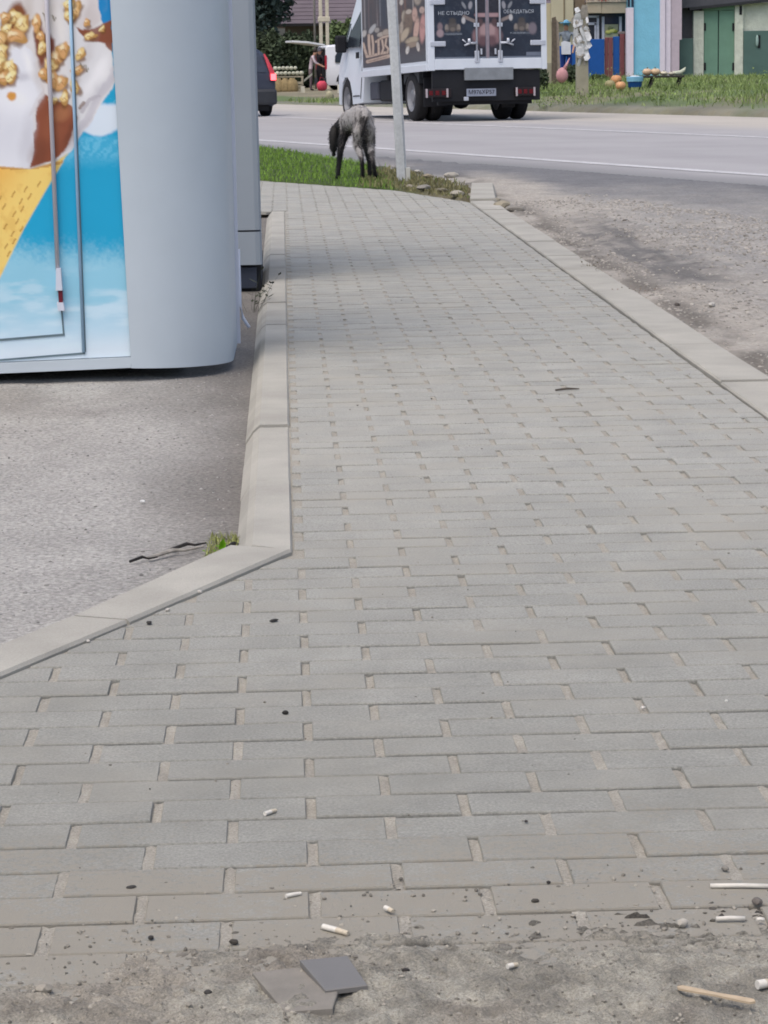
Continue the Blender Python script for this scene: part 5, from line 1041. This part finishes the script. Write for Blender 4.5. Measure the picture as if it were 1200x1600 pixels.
# bench with pumpkins, pumpkins and a tub on the grass
pb_ = on_terrain(1018, 139); BY = pb_.y; zb_ = pb_.z; k_ = FPX / BY
def pxw(u): return at(u, 120, BY).x
zt_ = at(1030, 118, BY).z
BE = thing('low_bench', 'low dark plank bench on the verge carrying pumpkins', 'bench', (pxw(1028), BY, zb_)); M_bw = mat('bench_dark', (.035, .032, .028), rough=.8, var=.2)
for k in range(3): MB().box((pxw(996) - pxw(1028), -.2 + k*.15, zt_ - zb_ - .05), (pxw(1068) - pxw(1028), -.07 + k*.15, zt_ - zb_), bev=.008).build('plank', M_bw, BE)
for u in (1015, 1058):
    for sy in (-.15, .17): MB().prism([(pxw(u) - pxw(1028) + .05, sy, zt_ - zb_ - .05), (pxw(u) - pxw(1028) + .1, sy, zt_ - zb_ - .05), (pxw(u) - pxw(1028) - .0, sy, -.05), (pxw(u) - pxw(1028) - .05, sy, -.05)], (0, .05, 0)).build('leg', M_bw, BE)
def pumpkin(loc, r, rgb, label, sq=.78, group=None, nm='pumpkin'):
    n_, m_ = 24, 9; V = []
    for j in range(m_ + 1):
        ph = math.pi * j / m_
        for i in range(n_):
            th = 2*math.pi*i/n_; q = r * (1 - .09 * abs(math.sin(th * 4)) * math.sin(ph)); V.append((q*math.sin(ph)*math.cos(th), q*math.sin(ph)*math.sin(th), r*sq*(math.cos(ph) * (1 - .12*math.exp(-(ph/.4)**2))) + r*sq))
    t = thing(nm, label, 'pumpkin', loc, (0, 0, random.uniform(0, 6)), group)
    link('rind', raw_mesh('rind', V, [(j*n_+i, (j+1)*n_+i, (j+1)*n_+(i+1) % n_, j*n_+(i+1) % n_) for j in range(m_) for i in range(n_)], sm('rind_%d_%d' % (rgb[0], rgb[2]), rgb, .75, rough=.5, var=.12, scale=12), True), t)
    MB().tube([(0, 0, r*sq*1.7), (.01, 0, r*sq*2.05), (.03, 0, r*sq*2.2)], [r*.14, r*.09, r*.1], 6).build('stalk', sm('stalk', (120, 110, 70), .6), t); return t
for u, r, c, lb in ((1011, .12, (222, 190, 158), 'pale orange pumpkin at the left end of the low bench'), (1024, .12, (226, 196, 160), 'second pale orange pumpkin on the low bench right of the end one'), (1037, .10, (222, 214, 190), 'cream pumpkin in the middle of the low bench'), (1049, .085, (206, 200, 180), 'small flat cream pumpkin right of the middle on the low bench')):
    pumpkin((pxw(u), BY - .02, zt_ + .001), r, c, lb, .72 if u < 1030 else .5, 'pumpkins on the low bench')
bn = MB(); 
bn.tube([(-.14, 0, .05), (-.06, 0, .03), (.05, 0, .04), (.13, 0, .10), (.17, 0, .16)], [.02, .05, .055, .04, .01], 10)
gq = bn.build('gourd', sm('gourd_pale', (206, 212, 190), .75, var=.1), None, True, label='curved pale gourd lying at the right end of the low bench', cat='gourd'); gq.location = (pxw(1060), BY, zt_ + .022)
for u, v, r, c, lb in ((953, 140, .13, (168, 160, 116), 'dull olive pumpkin on the grass left of the orange pair'), (963, 133, .15, (222, 162, 112), 'orange pumpkin on the grass, upper one of the pair'), (970, 142, .125, (232, 176, 126), 'bright orange pumpkin on the grass, lower one of the pair beside the blue tub')):
    p = on_terrain(u, v); pumpkin((p.x, p.y, p.z + .01), r, c, lb, .85, 'pumpkins on the grass')
pt_ = on_terrain(992, 141); TB = thing('blue_tub', 'blue tub with a pale blue rim resting on the verge beside the pumpkins', 'tub', (pt_.x, pt_.y, pt_.z))
def ring_mb(prof, n_=20, sx=1.0):
    mb = MB(); mb.poly([(r*sx*math.cos(2*math.pi*i/n_), r*.8*math.sin(2*math.pi*i/n_), z) for r, z in prof for i in range(n_)], [(a*n_+i, a*n_+(i+1) % n_, (a+1)*n_+(i+1) % n_, (a+1)*n_+i) for a in range(len(prof)-1) for i in range(n_)]); return mb
ring_mb([(.01, .07), (.155, .07), (.17, .2), (.16, .2), (.15, .09), (.01, .085)]).build('tub', sm('tub_blue', (10, 70, 132), .85, rough=.4), TB, smooth=math.radians(40)); ring_mb([(.165, .19), (.19, .2), (.195, .3), (.18, .31), (.16, .21)]).build('rim', sm('tub_pale', (132, 190, 220), .85, rough=.4), TB, smooth=math.radians(40))
MB().blob((0, 0, .27), .14, 2, .05, 0, 2, (1, .75, .5)).build('cloth', sm('tub_cloth', (206, 216, 222), .8), TB, smooth=True)
for sx in (-1, 1): MB().tube([(sx*.11, 0, .08), (sx*.13, 0, -.05)], .025, 6).build('leg', M_bw, TB)

# ------------------------------------------------------------------ grass, weeds
def blades(pts, h, w, seed, nseg=1, bend=.5):
    rg = np.random.default_rng(seed); n = len(pts); P = np.array(pts); a = rg.uniform(0, 2*np.pi, n); H = h * rg.uniform(.5, 1.35, n); b = rg.uniform(.1, bend, n); b2_ = rg.uniform(0, 2*np.pi, n)
    s_ = np.stack([np.cos(a), np.sin(a), np.zeros(n)], 1) * (w * rg.uniform(.6, 1.3, n))[:, None]; tip = P + np.stack([np.cos(b2_)*b*H, np.sin(b2_)*b*H, H*np.sqrt(1 - np.minimum(b, .95)**2*.7)], 1); mid = P*.5 + tip*.5 + np.array([0, 0, .12])*H[:, None]
    V = np.stack([P - s_, P + s_, mid - s_*.7, mid + s_*.7, tip], 1).reshape(-1, 3); i = np.arange(n)[:, None] * 5
    F_ = [(k, k+1, k+3, k+2) for k in i[:, 0]] + [(k+2, k+3, k+4) for k in i[:, 0]]; return V, F_
def scatter(poly, n, seed, dens=None):
    rg = np.random.default_rng(seed); P = np.array(poly); lo, hi = P.min(0), P.max(0); out = []
    while len(out) < n:
        q = rg.uniform(lo, hi, (n, 2)); k = inpoly(q[:, 0], q[:, 1], poly)
        if dens is not None: k &= rg.uniform(size=n) < dens(q[:, 0], q[:, 1])
        out += q[k].tolist()
    return np.array(out[:n])
q = scatter(GF, 26000, 401, lambda x, y: np.where(x < .9, 1.0, .06) * np.where(y > 36, .3, 1)); zq = soil_z(q[:, 0], q[:, 1])
V, F_ = blades(np.column_stack([q, zq - .005]), .042, .0034, 402, bend=.7); green = foliage_mat('lawn_green', (124, 160, 66), .74, .4)
link('grass', raw_mesh('grass', V, F_, green), kind='stuff')
GFb = [(.6, 21.6), (.9, 21.0), (1.34, 19.1), (1.5, 21.3), (1.12, 25.0), (.75, 24.5)]
q = scatter(GFb, 2600, 411); V, F_ = blades(np.column_stack([q, soil_z(q[:, 0], q[:, 1])]), .04, .004, 412, bend=.9); link('dry_grass', raw_mesh('dry_grass', V, F_, foliage_mat('dry_grass', (150, 146, 104), .62, .35)), kind='stuff')
# verge beyond the road
def road_pt(s, t): return (s * RN[0] + t * RD[0], s * RN[1] + t * RD[1])
VP = [road_pt(23.2, 12), road_pt(23.4, 80), road_pt(34, 80), road_pt(46, 20), road_pt(36, 5)]
q = scatter(VP, 70000, 421, lambda x, y: np.where((x > 3) | (sval(x, y) < 27.2), .30 + .7 * sstep(.34, .52, fbm(x*1.1, y*.7, 422)), .0) * np.where(sval(x, y) < 24.0, .35, 1) * np.where((y < RG - .5), 1, .0)); zq = far_z(q[:, 0], q[:, 1])
V, F_ = blades(np.column_stack([q, zq - .01]), .13, .010, 423, bend=.9); link('verge_grass', raw_mesh('verge_grass', V, F_, foliage_mat('verge_green', (140, 160, 98), .72, .45)), kind='stuff')
rgw = random.Random(5)
def weed(label, loc, n, h, w, m, seed, spread=.06, group=None):
    t = thing('weed', label, 'weed', loc, group=group); rg = random.Random(seed); V, F_, S_ = [], [], MB()
    for k in range(n):
        a = rg.uniform(0, 6.28); d = Vector((math.cos(a), math.sin(a), 0)); b = d * rg.uniform(0, spread); hh = h * rg.uniform(.5, 1.1); tip = b + d * hh * rg.uniform(.15, .7) + Vector((0, 0, hh))
        S_.tube([b, (b + tip)/2 + Vector((0, 0, hh*.1)), tip], [w*.1, w*.08, w*.04], 4)
        for q in range(3):
            c = b.lerp(tip, .35 + .3*q); e = Vector((math.cos(a + q*2.2), math.sin(a + q*2.2), .45)).normalized() * hh * .28; s_ = e.cross(Vector((0, 0, 1))).normalized() * w; o = len(V)
            V += [c, c + e*.5 - s_, c + e, c + e*.5 + s_]; F_.append((o, o+1, o+2, o+3))
    link('leaf_spray', raw_mesh('leaf_spray', V, F_, m), t); S_.build('stem', m, t); return t
M_weed = foliage_mat('weed_green', (106, 150, 40), .7, .35); M_dryw = foliage_mat('weed_dry', (118, 108, 84), .6, .4); M_dkw = foliage_mat('weed_shade', (78, 84, 66), .55, .4)
wl = gnd(348, 872, -.045); WD = weed('small bright green weed in the corner where the two kerbs meet', wl, 8, .03, .004, M_weed, 3, .05)
lf = MB().poly([(0, 0, .006), (-.008, -.004, .022), (-.005, -.006, .036), (.003, -.006, .044), (.008, -.004, .032), (.006, 0, .018), (0, .004, .026)], [(0, 1, 6), (1, 2, 6), (2, 3, 6), (3, 4, 6), (4, 5, 6), (5, 0, 6)]).build('leaf', sm('leaf_bright', (124, 186, 22), .8, var=.1), WD)
pm_ = scatter([gnd(u, v, -.045).xy for u, v in ((318, 878), (384, 855), (385, 838), (330, 838))], 380, 431); V, F_ = blades(np.column_stack([pm_, np.full(len(pm_), -.045)]), .015, .0016, 432, bend=.9); link('moss_grass', raw_mesh('moss_grass', V, F_, foliage_mat('moss', (160, 166, 104), .7, .3)), kind='stuff')
wk = gnd(388, 488, -.045); weed('scraggly dry weed in the gap between the kiosk and the kerb', wk, 18, .17, .007, M_dkw, 8, .09)
for i, (u, v, h, lb) in enumerate(((920, 425, .07, 'thin dry weed against the right kerb halfway down'), (935, 432, .05, 'tiny dry sprig just below the taller weed at the right kerb'), (990, 462, .04, 'flattened reddish dry weed by the right kerb near the pebbles'))):
    p = gnd(u, v, -.02); weed(lb, p, 7 + 5*(i == 2), h, .004, M_dryw if i < 2 else foliage_mat('weed_red', (150, 124, 104), .6, .3), 20 + i, .03 + .08*(i == 2))
for i in range(34):
    u = rgw.choice((rgw.uniform(925, 1200), rgw.uniform(835, 925))); v = rgw.uniform(122, 152); p = on_terrain(u, v)
    weed('tall tuft of weeds in the rough verge before the shop and garages', p, 9, rgw.uniform(.18, .34), .016, foliage_mat('weed_verge', (134, 156, 90), .7, .45), 500 + i, .14, 'weed tufts in the far verge')
for i, (u, v, h, lb) in enumerate(((1030, 166, .34, 'leafy weed clump spilling over the far kerb below the bench'), (848, 170, .22, 'dark weed at the far kerb behind the truck'), (897, 166, .26, 'dark weed at the foot of the notice post by the road'))):
    p = on_terrain(u, v); weed(lb, p, 26, h, .02, foliage_mat('weed_verge', (134, 156, 90), .7, .45), 560 + i, .32)
hb = []
for u0, u1, vt, vb, gy, lb in ((922, 948, 116, 132, 73, 'low green bush in front of the blue fence panel'), (885, 905, 100, 130, 70, 'dark low bush between the two concrete posts'), (832, 856, 104, 150, 64, 'low dark bush by the right corner of the truck')):
    a, b = at(u0, 120, gy).x, at(u1, 120, gy).x; h = at(u0, vt, gy).z; z0 = at(u0, vb, gy).z; w = (b - a)/2; hh = h - z0
    bush('bush', lb, 'bush', ((a + b)/2, gy, z0), [(0, 0, hh*.4, w*1.05, .4, hh*.5), (-w*.4, 0, hh*.6, w*.6, .35, hh*.4), (w*.4, 0, hh*.55, w*.6, .35, hh*.42)], 900, .1, F1 if u0 < 920 else F2, u0, [([(0, 0, -.05), (.02, 0, hh*.4)], .03), ([(0, 0, -.05), (-.08, .03, hh*.45)], .025)])

# ------------------------------------------------------------------ loose stones and litter
def stones(pts, sizes, m, seed, nm):
    rg = random.Random(seed); base_ = bmesh.new(); bmesh.ops.create_icosphere(base_, subdivisions=1, radius=1); bv = np.array([v.co for v in base_.verts]); bf = np.array([[v.index for v in f.verts] for f in base_.faces]); base_.free()
    n = len(pts); r = np.random.default_rng(seed); S_ = np.array(sizes)[:, None, None] * r.uniform(.6, 1.4, (n, 1, 3)) * np.array([1, 1, .7]); V = bv[None] * S_ * r.uniform(.75, 1.25, (n, len(bv), 1)) + np.array(pts)[:, None, :]
    F_ = bf[None] + (np.arange(n) * len(bv))[:, None, None]; return link(nm, raw_mesh(nm, V.reshape(-1, 3), F_.reshape(-1, 3), m), kind='stuff')
M_grav = sm('gravel', (176, 171, 163), .72, rough=.95, var=.1, island=.32, spec=.3)
q = scatter([(1.53, 6.2), (1.56, 19), (2.4, 20.5), (3.2, 16.5), (2.3, 9), (1.75, 6)], 7000, 601, lambda x, y: (.25 + .75 * sstep(.45, .6, fbm(x*2.2, y*.9, 602))) * (1 - .85 * inpoly(x, y, PATCH))); r_ = np.random.default_rng(603)
stones(np.column_stack([q, verge_z(q[:, 0], q[:, 1])]), .003 + .007 * r_.random(len(q)) ** 4 + .0012 * (q[:, 1] - 6) * .25, M_grav, 604, 'gravel')
q = scatter([(-.9, 4.2), (-.14, 5.4), (-.15, 9.0), (-1.2, 9)], 2200, 611); stones(np.column_stack([q, yard_z(q[:, 0], q[:, 1])]), .0015 + .0035 * r_.random(len(q)) ** 3, sm('yard_grit', (168, 166, 162), .7, rough=.95, island=.45), 612, 'grit')
ysel = [(x, y) for x, y in zip(r_.uniform(-.5, .8, 9000), r_.uniform(2.5, 3.45, 9000)) if y < np.interp(x, ex, ey) - .02 + .34 * random.random() ** 2.5]
ez_ = earth_h(np.array([p[0] for p in ysel]), np.array([p[1] for p in ysel])); stones([(x, y, max(z, .0)) for (x, y), z in zip(ysel, ez_)], .0007 + .0028 * r_.random(len(ysel)) ** 3, sm('earth_grit', (158, 153, 142), .68, rough=.95, island=.5), 613, 'earth_crumbs')
def topz(x, y): return max(.0005, float(earth_h(np.array([x]), np.array([y]))[0]))
M_butt = sm('butt_paper', (226, 222, 212), .82, rough=.8, var=.06, scale=200); M_filt = sm('butt_filter', (212, 200, 178), .78, rough=.9, var=.1, scale=300)
def butt(u0, v0, u1, v1, r, label, z=.0):
    a, b = gnd(u0, v0), gnd(u1, v1); zz = max(topz(a.x, a.y), topz(b.x, b.y)) if a.y < 3.3 else .001
    t = thing('cigarette_butt', label, 'cigarette butt', (a.x, a.y, zz), group='cigarette ends on the pavement'); d = b - a; d.z = 0; r0 = r
    MB().tube([(0, 0, r), d * .55 + Vector((0, 0, r))], [r0, r0*.97], 10).build('paper', M_butt, t, smooth=math.radians(40)); MB().tube([d * .552 + Vector((0, 0, r)), d + Vector((0, 0, r*.8))], [r0, r0*.85], 10).build('filter', M_filt if r > .0028 else M_butt, t, smooth=math.radians(40))
butt(505, 1453, 544, 1463, .0036, 'longest cigarette butt lying just above the grey tile pieces'); butt(447, 1404, 470, 1399, .0026, 'small cigarette butt on the bricks above and left of the longest one')
butt(414, 1276, 431, 1270, .0030, 'pale cigarette butt on a brick left of centre, farthest up the pavement'); butt(602, 1423, 614, 1428, .0032, 'stubby cigarette end on the bricks right of the longest one'); butt(793, 1530, 808, 1526, .0030, 'white cigarette end half sunk in the trodden earth')
butt(1183, 1560, 1206, 1556, .0052, 'fat white cigarette end at the right above the wooden stick')
M_stick = sm('white_stick', (224, 220, 210), .82, rough=.6, var=.08, scale=80)
for i, (u0, v0, u1, v1, r, lb) in enumerate(((1110, 1388, 1215, 1389, .0030, 'long thin white stick lying in a brick joint at the right edge'), (1119, 1439.5, 1164, 1439, .0028, 'short white stick in the joint below the long one'), (1182, 1440.5, 1194, 1440.5, .0024, 'tiny white stick fragment at the right of the short one'))):
    a, b = gnd(u0, v0), gnd(u1, v1); MB().tube([(0, 0, 0), (b - a)*.5 + Vector((0, 0, .0008)), b - a], r, 8).build('white_stick', M_stick, None, True, label=lb, cat='stick').location = (a.x, a.y, max(topz(a.x, a.y), .0) + r * .9)
for (u0, v0, u1, v1, r, c, lb) in ((232, 876, 318, 858, .004, (176, 170, 160), 'pale dry stalk lying on the yard asphalt beside the green weed'), (203, 881, 246, 874, .003, (44, 40, 38), 'thin dark twig at the outer end of the pale dry stalk'), (268, 862, 322, 852, .0035, (50, 46, 44), 'short dark twig between the pale stalk and the weed'), (352, 862, 382, 853, .0045, (40, 38, 34), 'dark rotten leaf scrap in the corner of the kerbs')):
    a, b = gnd(u0, v0, -.045), gnd(u1, v1, -.045); m_ = (b - a) * .45; MB().tube([(0, 0, 0), m_ + Vector((0, .01, .004)), m_ * 1.5 + Vector((0, -.006, .001)), b - a], [r, r*1.2, r*.8, r*.5], 6).build('twig', sm('twig_%d' % c[0], c, .7, var=.3, scale=60), None, label=lb, cat='twig').location = (a.x, a.y, -.043 + r)
# ice-lolly stick
a, b = gnd(1058, 1568), gnd(1180, 1592); d = (b - a); L = d.length; ang = math.atan2(d.y, d.x); prof = []
for k in range(25):
    t = k / 24; w = .0052 - .0018 * math.exp(-((t - .48) / .22) ** 2); e = min(1, math.sqrt(max(0, 1 - (max(0, abs(t - .5) - .44) / .06) ** 2))); prof.append((t * L, w * max(e, .05)))
o = MB().prism([(x, -w, 0) for x, w in prof] + [(x, w, 0) for x, w in prof[::-1]], (0, 0, .0024)).build('wooden_stick', sm('stick_wood', (200, 180, 152), .78, rough=.75, var=.10, scale=60), None, label='flat wooden ice lolly stick lying in the earth at the lower right', cat='stick')
o.location = (a.x, a.y, max(topz(a.x + d.x*t, a.y + d.y*t) for t in (0, .25, .5, .75, 1)) + .002); o.rotation_euler = (.03, .0, ang)
# broken tile pieces
M_tile = sm('tile_grey', (134, 132, 129), .68, rough=.45, var=.04, scale=20, bump=.0003, bscale=400); M_tile2 = sm('tile_dusty', (150, 145, 136), .7, rough=.9, var=.12, scale=30, bump=.001, bscale=300)
def tile(pxs, zs, th, m, label):
    P = [gnd(u, v) + Vector((0, 0, z)) for (u, v), z in zip(pxs, zs)]; c = sum(P, Vector()) / len(P); mb = MB(); P = [p - c for p in P]; inn = [p * .965 for p in P]; n = len(P)
    mb.poly([p + Vector((0, 0, -th)) for p in P] + [p + Vector((0, 0, -.0008)) for p in P] + inn, [tuple(range(n))[::-1], tuple(range(2*n, 3*n))] + [(i, (i+1) % n, n+(i+1) % n, n+i) for i in range(n)] + [(n+i, n+(i+1) % n, 2*n+(i+1) % n, 2*n+i) for i in range(n)])
    o = mb.build('tile_piece', m, None, label=label, cat='tile'); o.location = c; return o
tile([(509, 1568), (575, 1561), (543, 1521), (469, 1528)], [.015, .016, .021, .021], .006, M_tile, 'smooth dark grey tile shard tilted on top of the dusty one')
tile([(446, 1596), (520, 1592), (530, 1560), (500, 1524), (394, 1534)], [.0115, .012, .0125, .0125, .0115], .008, M_tile2, 'dusty tile piece half buried in the earth under the dark shard')
def pebble(u, v, wpx, rgb, label, nm='pebble', sq=(1, .8, .62), seed=1, z=None):
    p = gnd(u, v); r = wpx / 2 * p.y / FPX; zz = topz(p.x, p.y) if p.y < 3.3 else (z if z is not None else .0005)
    o = MB().blob((0, 0, r*sq[2]*.72), r, 2, .13, 0, seed, sq).build(nm, sm('pebble_%d' % rgb[0], rgb, .7, rough=.9, var=.15, scale=150), None, math.radians(30), label=label, cat='pebble' if nm == 'pebble' else 'stone'); o.location = (p.x, p.y, zz); o.rotation_euler.z = seed; return o
pebble(68, 1552, 30, (168, 162, 150), 'largest pale lump of mortar near the lower left corner', seed=3)
pebble(1067, 1447, 22, (196, 190, 178), 'knobbly pale crumb beside the short white stick', seed=4); pebble(1183, 1413, 20, (120, 114, 108), 'dark pebble between the two white sticks', seed=5)
pebble(446, 1116, 11, (48, 46, 44), 'black pebble on the bricks left of centre', seed=6); pebble(428, 971, 15, (56, 54, 52), 'flat dark scrap below the kerb corner', seed=7, sq=(1.2, .6, .3)); pebble(233, 975, 13, (58, 56, 54), 'dark crumb beside the slanted kerb', seed=8, sq=(1.2, .7, .4))
pebble(312, 927, 9, (214, 210, 202), 'whitish pebble lodged against the slanted kerb', seed=9); pebble(262, 955, 9, (206, 202, 194), 'second whitish pebble below the one at the slanted kerb', seed=10); pebble(138, 1004, 9, (200, 196, 188), 'pale pebble far down the slanted kerb', seed=11)
pebble(222, 757, 9, (230, 230, 228), 'small white pebble alone on the yard asphalt', seed=12, z=-.045); pebble(205, 1388, 14, (70, 68, 66), 'dark flake of dirt on the bricks at the left', seed=13, sq=(1.2, .7, .35)); pebble(236, 1468, 12, (62, 60, 58), 'dark speck of dirt just above the earth at the left', seed=14)
pebble(365, 1475, 18, (74, 70, 64), 'dark clod in the joint right of the dark speck', seed=15, sq=(1, .7, .5)); pebble(1005, 1108, 9, (222, 218, 210), 'pale pebble in a joint at the right', seed=16); pebble(1135, 1097, 7, (232, 230, 224), 'tiny white crumb right of the pale joint pebble', seed=17); pebble(1133, 1360, 14, (150, 146, 138), 'grey pebble in the joint above the long white stick', seed=18)
pebble(836, 1410, 14, (84, 80, 74), 'dark clod on a brick right of centre', seed=19, sq=(1, .7, .5)); pebble(857, 1381, 9, (64, 60, 58), 'round dark pebble above the clod right of centre', seed=20); pebble(822, 1285, 7, (66, 62, 60), 'small dark pebble higher up right of centre', seed=21); pebble(634, 1524, 13, (52, 48, 46), 'black clod in the earth right of the dark tile', seed=22)
pebble(1112, 468, 14, (206, 198, 186), 'white stone on the gravel beyond the right kerb', 'stone', seed=23, z=-.03); pebble(1058, 467, 10, (96, 90, 86), 'dark stone left of the white stone beyond the right kerb', 'stone', seed=24, z=-.03)
pebble(325, 1558, 14, (70, 66, 60), 'dark clod in the earth left of the tile pieces', seed=25)
a = gnd(868, 612); b = gnd(905, 610); MB().tube([(0, 0, .004), (b - a)*.5 + Vector((0, .004, .006)), (b - a) + Vector((0, 0, .004))], [.003, .004, .002], 6).build('twig', sm('twig', (92, 84, 74), .6), None, label='short dry twig lying across the bricks at the right', cat='twig').location = (a.x, a.y, .001)
rs_ = random.Random(9)
for i, (u, v, w, c) in enumerate(((662, 300, 24, (150, 144, 128)), (640, 296, 14, (160, 152, 136)), (690, 303, 18, (130, 124, 106)), (715, 309, 24, (180, 174, 160)), (652, 272, 12, (206, 202, 190)), (668, 280, 16, (170, 160, 138)), (705, 280, 24, (196, 186, 170)), (785, 322, 34, (166, 158, 138)), (805, 328, 30, (150, 140, 122)), (770, 314, 24, (172, 164, 144)))):
    lb = ['broad flat stone at the edge of the paving under the street post', 'small pale stone left of the broad flat stone', 'brownish stone in the bare soil right of the post', 'pale flat stone beside the end of the right kerb', 'tiny white stone standing right behind the post', 'tan stone in the soil behind the broad flat one', 'long pale stone at the back of the bare soil patch', 'largest earth clod just outside the end of the right kerb', 'second earth clod beyond the largest one', 'grassy clod tucked against the kerb end'][i]
    pebble(u, v, w, c, lb, 'stone', (1.1, .8, .42), 70 + i, z=.015 if i < 7 else -.015)
# loose crumbs scattered on the pavers, too many to count
q = scatter([(-.45, 3.1), (1.3, 3.1), (1.33, 12), (.02, 12), (.02, 5.4), (-.5, 4.3)], 520, 621); r_ = np.random.default_rng(622); stones(np.column_stack([q, np.full(len(q), .0004)]), .0006 + .0022 * r_.random(len(q)) ** 4, sm('paver_crumbs', (140, 134, 124), .6, rough=.95, island=.7), 623, 'crumbs')
